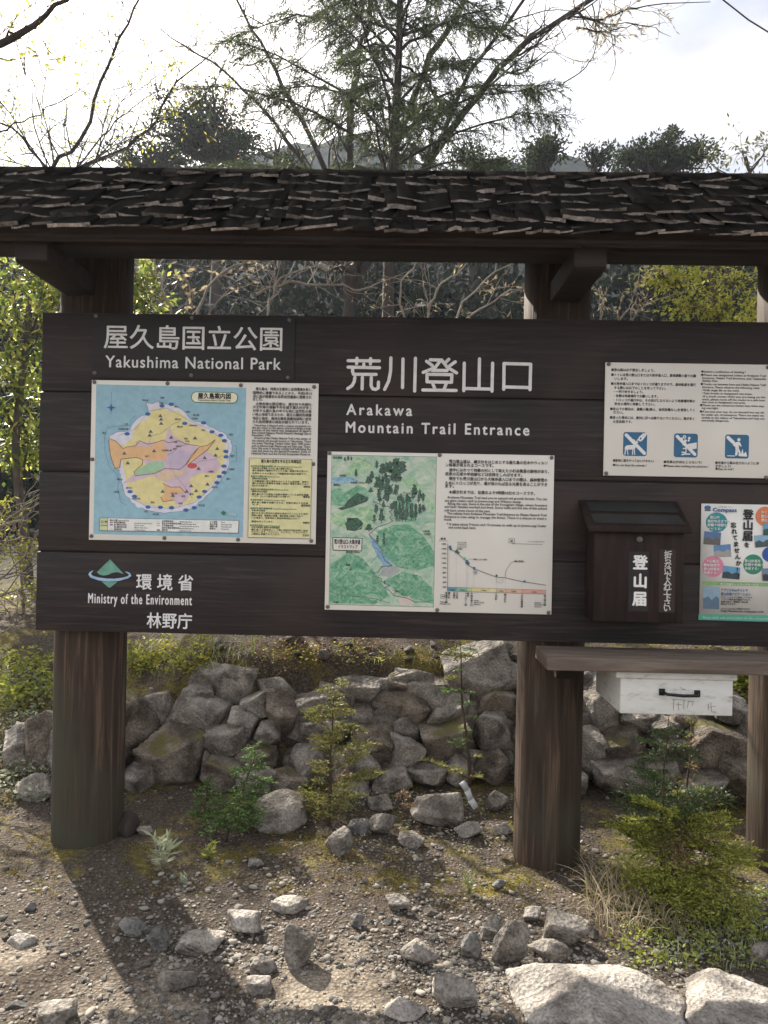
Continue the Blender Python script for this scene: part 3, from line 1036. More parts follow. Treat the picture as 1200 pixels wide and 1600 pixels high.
for s, x0, x1, yb in [
        ('Yakushima is blessed with a unique ecosystem un-', 98, 628, 455), ('like any other on the planet, and accordingly a large', 82, 628, 477), ('portion of the island was designated as Japan\'s', 82, 628, 500), ('first United Nations World Natural Heritage Site in', 80, 628, 524), ('December, 1993.', 80, 255, 547),
        ('Around of the Okabu Natural Trail is the center of', 98, 626, 572), ('the natural old growth forests in Yakushima. There', 80, 626, 597), ('are many Yakusugi Cedars older than 1000 years,', 80, 625, 620), ('such as Johmon-sugi, Meoto-sugi and Daio-sugi. There-', 78, 624, 645), ('fore, the area is strictly conserved following the', 78, 624, 668), ('rules laid down by the Special Protection Zone of', 78, 622, 692), ('National Park and the Forest Ecosystem Reserve.', 76, 622, 716)]:
    pr.text(s, *Tz(x0, yb - 6), 4.6, M_INK, Tz(x1, 0)[0], bold=0.3)
pr.part = 'yellow_notice'
pr.poly([Tz(56, 742), Tz(638, 756), Tz(622, 1492), Tz(42, 1480)], C_GREY)
pr.up()
pr.poly([Tz(60, 746), Tz(634, 760), Tz(618, 1488), Tz(46, 1476)], ink((0.64, 0.60, 0.32)))
pr.up()
pr.text('屋久島の自然を守る主な地域指定', *Tz(165, 785), 6.0, M_INK, Tz(538, 0)[0], bold=0.5)
for s, yb, x1, c in [('●世界自然遺産地域屋久島 World Natural Heritage Site', 828, 540, 1), ('平成5年12月登録 10,747ha (島の面積の約21%)', 848, 455, 0), ('屋久島固有の植物やヤクシカの森、垂直分布が見られ、', 868, 610, 0), ('世界中の人々の宝として保護保全を図る地域です。', 894, 590, 0),
                     ('●国立公園区域 National Park', 922, 340, 1), ('昭和39年3月指定', 943, 225, 0), ('九州最高峰の宮之浦岳を中心とする山岳地帯、海岸や', 966, 608, 0), ('優れた自然の風景地を保護し利用の増進を図るために', 986, 608, 0), ('定められた区域です。', 1008, 235, 0),
                     ('●原生自然環境保全地域 Wilderness Area', 1042, 420, 1), ('昭和50年5月指定', 1062, 225, 0), ('屋久島の中でも原生の状態を維持している自然を保護', 1086, 608, 0), ('しており、立入りには許可を必要とする地域です。', 1106, 440, 0),
                     ('●鳥獣保護区 Wildlife Protection Area', 1140, 392, 1), ('屋久島の鳥獣を保護するため、狩猟を禁止する区域', 1163, 604, 0), ('です。', 1184, 165, 0),
                     ('●森林生態系保護地域 Forest Ecosystem Reserve', 1218, 500, 1), ('平成4年3月設定', 1238, 210, 0), ('屋久杉を含む原生的な森林を保存することにより自然', 1262, 604, 0), ('環境の維持、動植物の保護、遺伝資源の保存に努めて', 1284, 560, 0), ('いる地域で、保存地区と保全利用地区に分けて', 1306, 530, 0), ('管理を行っています。', 1340, 290, 0),
                     ('●天然記念物 Natural Monument', 1376, 350, 1), ('大正13年指定 昭和29年特別指定', 1394, 345, 0), ('屋久島スギ原始林として国の特別天然記念物に指定', 1416, 608, 0), ('されています。ヤクシカ、ヤクザル、アカヒゲなど', 1436, 605, 0), ('の動物も保護されています。', 1456, 352, 0)]:
    off = 0 if c else 12
    pr.text(s, *Tz(72 + off - (yb - 828) * 0.016, yb - 2), 3.3, C_DGREEN if c else M_INK, Tz(x1 - (yb - 828) * 0.016, 0)[0], bold=0.25, res=1)
for s, x, yb in [('環境省', 556, 1018), ('環境省', 553, 1112), ('鹿児島県', 535, 1192), ('林野庁', 550, 1352), ('文化庁', 546, 1468)]:
    pr.text(s, *Tz(x, yb), 3.6, M_INK, bold=0.35, res=1)
pr.done()

# ---- trail panel
t, pr = panel('trail_panel', [(512, 705), (867, 712), (861, 961), (507, 952)], 'cream panel with a green painted trail map beside a height profile chart', 'information panel',
              bolts=[(515, 708), (687, 711), (862, 715), (512, 948), (683, 953), (857, 957)])
Gz = lambda x, y: (505 + x / 6.154, 700 + y / 6.154)


def watercolour(name, a, b, c, s):
    m, N, L, bs = newmat(name, 0.6)
    nz = node(N, 'ShaderNodeTexNoise', Scale=s, Detail=8.0, Roughness=0.7, Distortion=1.5)
    L.new(coords(N, L, (1, 1, 1.4)), nz.inputs['Vector'])
    r = ramp(N, [(0.32, a), (0.5, b), (0.66, c)])
    L.new(nz.outputs['Fac'], r.inputs['Fac'])
    L.new(r.outputs['Color'], bs.inputs['Base Color'])
    return m


W0 = watercolour('wash_pale', (0.17, 0.36, 0.28), (0.38, 0.50, 0.38), (0.60, 0.60, 0.48), 11)
W1 = watercolour('wash_green', (0.06, 0.20, 0.12), (0.16, 0.36, 0.23), (0.36, 0.52, 0.36), 26)
W2 = watercolour('wash_light', (0.16, 0.34, 0.20), (0.33, 0.50, 0.30), (0.55, 0.62, 0.42), 22)
W3 = watercolour('wash_dark', (0.012, 0.03, 0.025), (0.045, 0.10, 0.07), (0.17, 0.26, 0.18), 110)
W4 = watercolour('wash_blue', (0.10, 0.24, 0.40), (0.22, 0.38, 0.50), (0.40, 0.52, 0.55), 20)
pr.part = 'trail_map'
pr.poly([Gz(81, 64), Gz(1092, 84), Gz(1062, 1532), Gz(54, 1506)], C_GREY)
pr.up()
pr.poly([Gz(84, 68), Gz(1088, 88), Gz(1058, 1528), Gz(58, 1502)], W0)
pr.up()
pr.poly([Gz(*q) for q in [(82, 285), (190, 275), (300, 292), (350, 325), (250, 340), (80, 345)]], W4)
pr.poly([Gz(*q) for q in [(250, 180), (340, 90), (420, 110), (500, 170), (420, 220), (300, 240), (180, 280)]], W2)
pr.poly([Gz(*q) for q in [(80, 400), (150, 385), (230, 420), (330, 355), (400, 380), (445, 430), (430, 480), (300, 520), (200, 560), (76, 545)]], W1)
pr.poly([Gz(*q) for q in [(730, 300), (880, 285), (980, 440), (1070, 560), (1064, 620), (940, 470), (820, 380)]], W2)
pr.poly([Gz(*q) for q in [(70, 640), (200, 600), (420, 560), (560, 640), (430, 760), (300, 800), (70, 720)]], W2)
pr.poly([Gz(*q) for q in [(520, 800), (680, 740), (820, 730), (960, 840), (1070, 1000), (1066, 1130), (900, 1180), (720, 1150), (560, 1000)]], W1)
pr.poly([Gz(*q) for q in [(70, 1120), (250, 1000), (380, 1060), (480, 1180), (560, 1290), (640, 1420), (500, 1500), (60, 1490)]], W1)
pr.poly([Gz(*q) for q in [(600, 1280), (760, 1190), (900, 1220), (1050, 1340), (1058, 1500), (760, 1420)]], W1)
pr.up()
pr.poly([Gz(*q) for q in [(200, 560), (240, 500), (330, 430), (440, 480), (420, 515), (300, 560), (180, 600), (140, 580)]], W3)
pr.poly([Gz(*q) for q in [(210, 730), (240, 680), (330, 670), (385, 720), (370, 780), (300, 800), (230, 790)]], W3)
pr.poly([Gz(*q) for q in [(680, 640), (720, 500), (800, 470), (860, 560), (900, 690), (860, 720), (690, 705)]], W1)
pr.poly([Gz(*q) for q in [(440, 830), (500, 880), (560, 980), (640, 1100), (680, 1130), (590, 1140), (520, 1040), (470, 930)]], W4)
pr.poly([Gz(*q) for q in [(560, 1160), (700, 1130), (740, 1180), (640, 1240), (560, 1230)]], ink((0.36, 0.36, 0.36)))
pr.poly([Gz(*q) for q in [(720, 1450), (830, 1420), (880, 1500), (740, 1512)]], ink((0.55, 0.47, 0.42)))
pr.poly([Gz(*q) for q in [(90, 1330), (260, 1170), (400, 1290), (500, 1440), (300, 1420), (150, 1400)]], W1)
pr.up()
prng = random.Random(11)


def sketch_tree(x, y, h, wd):
    k = prng.randint(5, 8)
    for q in range(k):
        yy, ww = y - h * (0.25 + 0.75 * q / k), wd * (1 - 0.55 * q / k) * prng.uniform(0.6, 1.1)
        a = [(x + ww * math.cos(t) * prng.uniform(0.7, 1.2) + prng.uniform(-4, 4), yy + h * 0.12 * math.sin(t) * prng.uniform(0.7, 1.3)) for t in np.arange(7) * 0.9]
        pr.poly([Gz(*p) for p in a], W3)
    pr.stroke([Gz(x, y), Gz(x + prng.uniform(-4, 4), y - h * 0.8)], prng.uniform(0.8, 1.6), C_GREY)


for x, y, h, wd in [(700, 270, 170, 70), (640, 250, 110, 60), (760, 240, 120, 60), (570, 260, 110, 45), (620, 480, 180, 55), (520, 400, 130, 40), (560, 420, 120, 40), (690, 330, 100, 60), (440, 350, 80, 45), (880, 470, 120, 40), (930, 500, 110, 30), (960, 520, 90, 25),
                    (700, 690, 190, 24), (735, 700, 190, 26), (765, 690, 215, 26), (805, 690, 215, 26), (850, 700, 170, 28), (890, 690, 160, 26), (510, 630, 90, 26), (560, 720, 140, 34), (545, 530, 110, 22), (440, 800, 70, 40), (490, 720, 80, 22), (585, 950, 140, 26), (520, 920, 80, 20), (930, 640, 110, 26), (970, 610, 60, 24), (265, 1180, 40, 8), (240, 120, 45, 20), (210, 125, 40, 16), (270, 118, 36, 14), (590, 1310, 40, 14)]:
    sketch_tree(x, y, h, wd)
for s_, w_ in [([(700, 300), (706, 200), (690, 130)], 6.0), ([(706, 200), (760, 140)], 2.2), ([(703, 190), (640, 130)], 2.2), ([(705, 160), (730, 100)], 1.8), ([(620, 500), (628, 400), (612, 330)], 4.6), ([(626, 400), (670, 350)], 1.6), ([(622, 390), (580, 340)], 1.6), ([(590, 262), (700, 280), (722, 300)], 2.6), ([(525, 470), (530, 400)], 1.8)]:
    pr.stroke([Gz(*q) for q in s_], w_, W3)
for _ in range(46):
    y = prng.uniform(190, 720)
    sketch_tree(prng.gauss(640, 90) if y < 480 else prng.gauss(720, 130), y, prng.uniform(40, 90), prng.uniform(14, 34))
for _ in range(420):
    x, y = prng.choice([(prng.uniform(560, 1000), prng.uniform(880, 1150)), (prng.uniform(680, 1000), prng.uniform(1220, 1420)), (prng.uniform(130, 560), prng.uniform(1230, 1440)), (prng.uniform(500, 900), prng.uniform(560, 700))])
    pr.oval(*Gz(x, y), prng.uniform(0.3, 1.0), prng.uniform(0.3, 0.7), W3, n=6)
for _ in range(130):
    x, y = prng.uniform(90, 1040), prng.uniform(560, 1450)
    ln = prng.uniform(30, 110)
    s = prng.choice([-1, 1])
    pr.stroke([Gz(x, y), Gz(x + s * ln * 0.5, y + ln * 0.42), Gz(min(1050, max(70, x + s * ln)), y + ln)], prng.uniform(0.25, 0.6), prng.choice([C_DGREEN, W1, W2, W2, W0]))
pr.up()
for s, wd in [([(1030, 1480), (880, 1480), (800, 1440), (680, 1420), (640, 1375), (590, 1340), (640, 1320), (560, 1280), (560, 1255), (490, 1235), (480, 1205), (530, 1190), (560, 1140), (660, 1130), (590, 1080), (570, 1020), (560, 970), (480, 880), (440, 830), (520, 760), (600, 735), (670, 700), (640, 670), (665, 640), (640, 615), (668, 590), (645, 560), (600, 560), (480, 515)], 1.0),
              ([(660, 440), (760, 460), (860, 435)], 0.6), ([(470, 170), (430, 130), (330, 100)], 0.6), ([(60, 1380), (200, 1420), (350, 1430), (500, 1450), (640, 1490)], 0.7), ([(560, 270), (620, 290), (720, 295), (720, 320)], 0.9)]:
    pr.stroke([Gz(*q) for q in s], wd, C_GREY)
pr.stroke([Gz(*q) for q in [(90, 860), (375, 868), (370, 990), (95, 982), (90, 860)]], 0.8, M_INK)
pr.poly([Gz(*q) for q in [(96, 866), (370, 873), (365, 984), (100, 977)]], M_PANEL)
pr.up()
pr.text('荒川登山口-大株歩道', *Gz(104, 918), 8.2, M_INK, Gz(355, 0)[0], bold=0.4)
pr.text('イラストマップ', *Gz(142, 962), 6.4, M_INK, Gz(330, 0)[0], bold=0.4)
for s, x, y in [('宮之浦岳', 95, 100), ('永田岳', 155, 272), ('太忠岳 1497m', 262, 340), ('高塚山', 98, 362), ('ウィルソン株', 770, 440), ('石塚山', 225, 688), ('小杉谷', 958, 808), ('三代杉', 970, 835), ('愛子岳 1235m', 218, 1008), ('前岳', 218, 1132), ('荒川', 690, 1385), ('仁田', 100, 1490)]:
    pr.text(s, *Gz(x, y), 3.6, M_INK, bold=0.25, res=1)
pr.part = 'text_block'
Jz = lambda x, y: (690 + x / 6.667, 705 + y / 6.667)
for s, x0, x1, yb in [('荒川登山道は、縄文杉をはじめとする屋久島の巨木やウィルソ', 78, 1102, 128), ('ン株等が見られるコースです。', 42, 540, 165), ('途中にはかつて林業の村として栄えた小杉谷集落の跡地があり、', 78, 1118, 216), ('民家の石垣や学校跡などは往時をしのばせます。', 40, 838, 258),
                      ('現在でも荒川登山口から大株歩道入口までの間は、森林管理の', 76, 1100, 306), ('ためにトロッコが走り、運が良ければ走る光景を見ることができ', 38, 1098, 352), ('ます。', 38, 128, 384), ('★縄文杉までは、往復およそ9時間10分のコースです。', 76, 972, 446)]:
    pr.text(s, *Jz(x0, yb - 8 - (x1 - x0) * 0.0), 5.9, M_INK, Jz(x1, 0)[0], bold=0.4)
for s, x0, x1, yb in [('Arakawa Mountain Trail lead you to natural old growth forests. You can', 60, 1098, 496), ('see giant ceders such as Jomon-sugi and Wilsons stump.', 32, 832, 530), ('Along the way, there is the site of the Kosugitani village, where foresters', 60, 1098, 562), ('and their families worked and lived. Stone walls and the site of the school', 30, 1096, 594), ('still have some traces of the past.', 30, 508, 632),
                      ('The railway from Arakawa Mountain Trail Entrance to Okabu Natural Trail', 58, 1092, 664), ('Entrance is now using to manage the forest. There is a chance to meet a', 28, 1092, 698), ('truck.', 26, 106, 728), ('* It takes about 9 hours and 10 minutes to walk up to Jomon-sugi Ceder', 56, 1090, 776), ('and come back here.', 72, 358, 810)]:
    pr.text(s, *Jz(x0, yb - 6), 5.2, M_INK, Jz(x1, 0)[0], bold=0.22)
pr.part = 'height_chart'
Hz = lambda x, y: (685 + x / 6.486, 830 + y / 6.486)
pr.stroke([Hz(95, 135), Hz(92, 605)], 0.6, C_GREY)
for k, s in enumerate(['1400', '1300', '1200', '1100', '1000', '900', '800', '700', '600', '500']):
    pr.text(s, *Hz(30 if k < 5 else 42, 136 + k * 48.5), 3.6, M_INK, bold=0.2)
    pr.stroke([Hz(88, 130 + k * 48.5), Hz(98, 130 + k * 48.5)], 0.4, C_GREY)
pr.text('標 高', *Hz(22, 84), 3.6, M_INK, bold=0.3)
pr.stroke([Hz(2, 97), Hz(100, 99)], 0.4, C_GREY)
prof = [(110, 175), (180, 212), (270, 290), (305, 345), (360, 380), (590, 465), (680, 472), (860, 512), (1085, 546)]
pr.stroke([Hz(*q) for q in prof], 0.9, C_GREY)
bars = [(92, 182, (0.12, 0.27, 0.32)), (182, 290, (0.22, 0.40, 0.30)), (290, 340, (0.38, 0.48, 0.26)), (340, 590, (0.62, 0.53, 0.26)), (590, 682, (0.62, 0.45, 0.26)), (682, 848, (0.60, 0.38, 0.26)), (848, 1088, (0.58, 0.31, 0.25))]
for a, b, c in bars:
    sl_ = lambda x: (x - 92) * 0.03
    pr.poly([Hz(a, 568 + sl_(a)), Hz(b, 568 + sl_(b)), Hz(b, 604 + sl_(b)), Hz(a, 604 + sl_(a))], ink(c))
pr.up()
for a, b, c in bars:
    pr.stroke([Hz(b, 568 + (b - 92) * 0.03), Hz(b, 606 + (b - 92) * 0.03)], 0.4, C_GREY)
pr.stroke([Hz(92, 606), Hz(1088, 636)], 0.5, C_GREY)
pr.stroke([Hz(92, 567), Hz(1088, 597)], 0.4, C_GREY)
for s, x, y in [('0.6km', 110, 600), ('0.7km', 215, 602), ('2.7km', 430, 606), ('1.0km', 605, 612), ('1.8km', 735, 616), ('2.6km', 945, 622)]:
    pr.text(s, *Hz(x, y), 3.4, M_INK, bold=0.2, res=1)
for x, y in [(110, 172), (182, 205), (285, 288), (300, 320), (360, 380), (590, 462), (682, 470), (848, 512)]:
    pr.stroke([Hz(x, y), Hz(x - 2, 570)], 0.25, ink((0.4, 0.4, 0.4)))
for s, x in [('新高塚小屋', 78), ('縄文杉', 104), ('夫婦杉', 156), ('大王杉', 186), ('ウィルソン株', 276), ('翁杉', 298), ('大株歩道入口', 334), ('三代杉', 582), ('楠川分れ', 674), ('小杉谷集落跡', 844), ('荒川登山口', 1076)]:
    pr.vtext(s, *Hz(x - 8, 634 + (x - 92) * 0.03), 3.5, 3.55, M_INK, bold=0.3, res=1)
for s, x, y in [('Takatsuka', 14, 722), ('Mountain Hut', 14, 742), ('Okabu', 358, 708), ('Natural Trail', 358, 728), ('Entrance', 358, 748), ('Arakawa', 974, 730), ('Mountain Trail', 974, 750), ('Entrance', 974, 770)]:
    pr.text(s, *Hz(x, y), 3.0, M_INK, bold=0.15, res=1)
for k, s in enumerate(['ナツツバキ', 'アオツツジ', 'ヒメシャラ', 'を望む']):
    pr.text(s, *Hz(190, 122 + k * 21), 2.9, M_INK, bold=0.2, res=1)
pr.text('切株とコケの森へ', *Hz(350, 292), 2.9, M_INK, bold=0.2, res=1)
pr.stroke([Hz(300, 282), Hz(340, 284)], 0.4, C_GREY)
pr.text('楠川歩道へ', *Hz(770, 312), 3.3, M_INK, bold=0.25, res=1)
pr.stroke([Hz(678, 470), Hz(680, 420), (Hz(700, 375)), Hz(735, 322), Hz(770, 303)], 0.5, C_GREY)
pr.text('トイレがあります。', *Hz(900, 112), 3.3, ink((0.25, 0.24, 0.22)), bold=0.1, res=1)
pr.stroke([Hz(750, 125), Hz(1055, 136)], 0.5, C_GREY)
pr.stroke([Hz(*q) for q in [(715, 75), (772, 76), (772, 120), (714, 118), (715, 75)]], 0.5, C_GREY)
pr.stroke([Hz(*q) for q in [(26, 642), (62, 643), (60, 680), (24, 679), (26, 642)]], 0.5, C_GREY)
pr.text('WC', *Hz(32, 668), 3.2, M_INK, bold=0.2, res=1)
pr.text('宿', *Hz(730, 108), 3.8, M_INK, bold=0.2, res=1)
for x, y, a, m_ in [(118, 160, 2.6, C_BLUE), (125, 178, 2.2, W3), (182, 205, 3.0, W3), (200, 218, 2.6, W3), (266, 278, 3.0, W1), (290, 310, 3.4, C_BLUE), (300, 325, 3.2, W3), (362, 375, 2.6, C_LINE), (372, 415, 4.2, ink((0.3, 0.3, 0.28))), (590, 450, 2.2, W3), (872, 510, 2.4, C_BLUE)]:
    pr.poly([Hz(x + a * 6 * math.cos(q) * prng.uniform(0.6, 1.1), y + a * 7 * math.sin(q) * prng.uniform(0.6, 1.1)) for q in np.arange(9) * 0.698], m_)
pr.poly([Hz(590, 475), Hz(655, 478), Hz(652, 522), Hz(588, 518)], ink((0.52, 0.50, 0.46)))
pr.done()

# ---- rules panel
t, pr = panel('rules_panel', [(947, 565.5), (1207, 570.5), (1203, 748.5), (942, 742)], 'cream rules panel with three blue square pictograms at the right end of the board', 'information panel',
              bolts=[(951, 569), (1200, 574), (947, 739.5), (1197, 746)])
pr.part = 'text_block'
Rz = lambda x, y: (940 + x / 4.615, 560 + y / 4.615)
for s, x0, x1, yb in [('■登山届は必ず提出しましょう。', 70, 380, 96), ('■トイレは荒川登山口または大株歩道入口、高塚避難小屋でお願', 70, 680, 132), ('いします。', 92, 188, 160), ('■大株歩道入口まではトロッコが通りますので、森林軌道を通行', 68, 678, 196), ('する際には以下のことを守って下さい。', 90, 462, 226), ('・一列で歩きましょう。', 88, 298, 254), ('・休憩は待避場所でお願いします。', 88, 405, 284), ('・トロッコが通行中は、その妨げにならないよう待避場所等の', 86, 672, 314), ('安全な場所に移動して下さい。', 92, 384, 342),
                      ('■各山での宿泊は、避難小屋(無人、自炊設備なし)を使用してく', 62, 670, 378), ('ださい。', 84, 156, 404), ('■迷った場合には、絶対に沢へは降りないでください。滝が多く', 60, 668, 440), ('大変危険です。', 80, 220, 470)]:
    pr.text(s, *Rz(x0, yb - 6), 5.0, M_INK, Rz(x1, 0)[0], bold=0.4)
for s, x0, x1, yb in [('●Submit a notification of climbing !', 718, 1036, 106), ('●Please use designated toilets at Arakawa Trail', 716, 1184, 130), ('Entrance, Okabu Trail Entrance, and Takatsuka', 726, 1184, 152), ('Shelter Hut.', 726, 836, 172), ('●Trucks run between here and Okabu Nature Trail', 714, 1182, 196), ('Entrance. Please observe the following rules:', 726, 1140, 218), ('•Walk single file on the track.', 726, 994, 240), ('•Take breaks at designated rest areas.', 726, 1086, 262), ('•If a truck comes while you are being on the', 726, 1180, 284), ('track, please move off the tracks to a safe loca-', 724, 1180, 306), ('tion such as designated rest area.', 724, 1036, 326),
                      ('●Please use the unmanned shelter huts when stay-', 710, 1176, 348), ('ing overnight.', 722, 842, 368), ('●If you lose your way, do not descend into any val-', 708, 1174, 394), ('ley under any circumstance. There are many wa-', 720, 1174, 416), ('terfalls in the valleys of Yakushima and they are', 720, 1174, 438), ('extremely dangerous.', 720, 918, 458)]:
    pr.text(s, *Rz(x0, yb - 4), 4.5, M_INK, Rz(x1, 0)[0], bold=0.28)
for s, x0, x1, yb in [('■動物に餌をやってはいけません!', 82, 376, 748), ('●Do not feed the animals !', 80, 322, 780), ('■写真以外何もとらないで!', 448, 720, 758), ('●Please take nothing but pictures !', 446, 768, 786), ('■歩道から踏み出さないように歩', 820, 1134, 764), ('きましょう!', 822, 930, 788), ('●Stay on trail !', 820, 952, 808)]:
    pr.text(s, *Rz(x0, yb - 4), 4.8, M_INK, Rz(x1, 0)[0], bold=0.35)
P_BLUE = ink((0.035, 0.125, 0.23))
for x0, y0 in [(157, 530), (523, 540), (892, 548)]:
    pr.rrect(*Rz(x0, y0), *Rz(x0 + 172, y0 + 172), 4.0, P_BLUE, {157: 'pictogram', 523: 'pictogram ', 892: 'pictogram  '}[x0])
pr.up()
W_ = ink((0.70, 0.69, 0.66))
wh = lambda x: 'pictogram' + (' ' if x > 430 else '') + (' ' if x > 800 else '')
S = lambda pts, wd: pr.stroke([Rz(*q) for q in pts], wd / 4.615, W_, wh(pts[0][0]))
Pg = lambda pts: pr.poly([Rz(*q) for q in pts], W_, wh(pts[0][0]))
S([(178, 552), (308, 684)], 24)
S([(545, 562), (672, 692)], 22)
S([(912, 570), (950, 606)], 24)
pr.up()
Pg([(165, 648), (172, 634), (185, 626), (228, 624), (240, 600), (262, 598), (262, 610), (250, 616), (246, 640), (238, 656), (200, 658), (176, 660)])
for q in [[(172, 655), (168, 692)], [(184, 655), (190, 692)], [(226, 655), (222, 692)], [(236, 652), (238, 692)]]:
    S(q, 7)
S([(244, 600), (232, 584)], 5)
S([(252, 598), (262, 582)], 5)
Pg([(262, 592), (268, 568), (296, 542), (322, 536), (328, 546), (318, 562), (296, 590), (280, 600)])
for a, b, r in [(598, 566, 13), (578, 580, 10), (632, 575, 10), (604, 594, 11), (585, 598, 8), (628, 592, 8)]:
    pr.oval(*Rz(a, b), r / 4.615, r / 4.615, W_, wh(a), 10)
S([(604, 604), (610, 650), (606, 690)], 7)
for q in [[(606, 630), (588, 622)], [(608, 648), (590, 650)], [(600, 690), (580, 694)], [(612, 690), (636, 690)], [(600, 680), (580, 676)]]:
    S(q, 9)
Pg([(612, 630), (626, 616), (652, 612), (686, 606), (686, 650), (650, 656), (622, 652)])
pr.oval(*Rz(990, 586), 2.5, 2.5, W_, wh(990))
Pg([(968, 604), (992, 600), (1002, 612), (1010, 634), (1002, 636), (990, 622), (990, 660), (976, 700), (962, 700), (966, 660), (962, 636), (950, 630), (946, 622)])
S([(984, 650), (1000, 690)], 12)
Pg([(985, 702), (996, 660), (1006, 690), (1016, 650), (1024, 690), (1040, 672), (1050, 708), (1000, 706)])
S([(908, 702), (960, 704)], 6)
pr.up()
pr.oval(*Rz(598, 566), 1.2, 1.2, P_BLUE, wh(598), 10)
pr.oval(*Rz(282, 578), 1.4, 1.7, P_BLUE, 'pictogram', 10)
pr.done()

# ---- flyer
M_PAPER = flat('flyer_paper', (0.72, 0.70, 0.64), 0.35, 0.06, 6)
t, pr = panel('flyer', [(1098, 787), (1228, 789), (1222, 971.5), (1090.5, 968)], 'laminated paper flyer with coloured circles and small landscape photos', 'flyer', y0=-0.001, th=0.002, mat=M_PAPER, bevel=0.0, part='sheet')
pr.part = 'flyer_print'
Fz = lambda x, y: (1085 + x / 8, 780 + y / 8)
F_T, F_P, F_G, F_O, F_B, F_LG, F_BG = ink((0.04, 0.25, 0.28)), ink((0.60, 0.22, 0.30)), ink((0.04, 0.23, 0.14)), ink((0.62, 0.20, 0.09)), ink((0.04, 0.09, 0.32)), ink((0.22, 0.37, 0.15)), ink((0.09, 0.33, 0.24))
pr.oval(*Fz(278, 290), 17, 15.6, F_T)
pr.oval(*Fz(232, 840), 17, 16.8, F_P)
pr.oval(*Fz(735, 815), 15.8, 15.8, F_G)
pr.oval(*Fz(890, 215), 16, 15.5, F_O)
pr.oval(*Fz(950, 690), 13, 12, F_B)
pr.poly([Fz(100, 1025), Fz(1140, 1050), Fz(1140, 1096), Fz(96, 1072)], F_LG)
pr.poly([Fz(55, 1432), Fz(1100, 1456), Fz(1096, 1536), Fz(48, 1508)], F_BG)
pr.oval(*Fz(165, 105), 5.2, 3.4, C_BLUE)
pr.poly([Fz(125, 135), Fz(165, 100), Fz(212, 140), Fz(190, 150), Fz(130, 148)], C_GREY)
pr.up()
for (a, b, c, d), sk, gd in [([(122, 400), (335, 418), (322, 578), (112, 560)], (0.10, 0.17, 0.30), (0.13, 0.12, 0.11)), ([(238, 580), (452, 560), (462, 720), (246, 722)], (0.12, 0.24, 0.42), (0.34, 0.32, 0.30)), ([(360, 828), (576, 856), (562, 1005), (345, 985)], (0.13, 0.30, 0.46), (0.05, 0.07, 0.08)), ([(748, 455), (940, 440), (945, 590), (765, 605)], (0.25, 0.40, 0.55), (0.07, 0.10, 0.10)), ([(865, 300), (1010, 300), (1010, 460), (860, 450)], (0.13, 0.30, 0.46), (0.05, 0.09, 0.07)), ([(848, 865), (1010, 865), (1010, 1030), (858, 1018)], (0.16, 0.20, 0.30), (0.04, 0.05, 0.06)), ([(110, 1095), (312, 1102), (305, 1375), (108, 1366)], (0.24, 0.34, 0.42), (0.10, 0.16, 0.22))]:
    pr.poly([Fz(*q) for q in (a, b, c, d)], ink(sk))
    L_ = lambda p, q, t_: (p[0] + (q[0] - p[0]) * t_, p[1] + (q[1] - p[1]) * t_)
    pr.up()
    pr.poly([Fz(*q) for q in (L_(a, d, 0.55), L_(L_(a, d, 0.42), L_(b, c, 0.42), 0.3), L_(L_(a, d, 0.60), L_(b, c, 0.60), 0.55), L_(L_(a, d, 0.40), L_(b, c, 0.40), 0.8), L_(b, c, 0.52), c, d)], ink(gd))
pr.up()
pr.text('Compass', *Fz(228, 152), 8.0, C_LINE, Fz(525, 0)[0], bold=0.6)
pr.vtext('登山届', *Fz(600, 240), 16.5, 16.8, M_INK, bold=1.4)
pr.text('を', *Fz(618, 596), 8.5, M_INK, bold=0.9)
pr.vtext('忘れてませんか!?', *Fz(448, 350), 8.9, 9.9, M_INK, bold=0.8, dx=1.55)
for lines, x, y in [(['登山中', '高校地点までの', '距離や時間を', 'ナビする!'], 162, 240), (['下山後は', '簡単操作で', '登山計画を', '作成する!'], 112, 790), (['登山計画を', '仲間や家族と', '共有する!'], 625, 785), (['多くの', '登山届を', '提出する'], 800, 180)]:
    for k, s in enumerate(lines):
        pr.text(s, *Fz(x + (30 if len(s) < 5 else 0), y + k * 48), 5.0, W_, bold=0.4, res=1)
pr.text('公式登山届システム', *Fz(300, 102), 2.4, C_GREY, res=1)
pr.text('登山支援ネットワークサービス', *Fz(320, 1076), 4.2, W_, bold=0.2, res=1)
pr.text('アプリとWebサイトで', *Fz(332, 1150), 5.2, C_LINE, Fz(665, 0)[0], bold=0.35, res=1)
pr.text('登山計画ナビゲーション', *Fz(330, 1198), 5.2, C_LINE, Fz(700, 0)[0], bold=0.35, res=1)
for k, s in enumerate(['スマートフォンに対応しています。', 'アプリで現在地が確認できます。', '家族や友人、警察等へ登山届', '提出ができます。', '', 'パソコンからもご利用できます']):
    if s:
        pr.text(s, *Fz(330, 1232 + k * 29), 3.2, M_INK, bold=0.15, res=1)
pr.text('http://www.mt-compass.com', *Fz(332, 1408), 4.8, M_INK, Fz(862, 0)[0], bold=0.35, res=1)
pr.text('Enjoy with safe and return to the mountain', *Fz(110, 1490), 5.0, ink((0.5, 0.6, 0.52)), Fz(930, 0)[0], res=1)
pr.done()

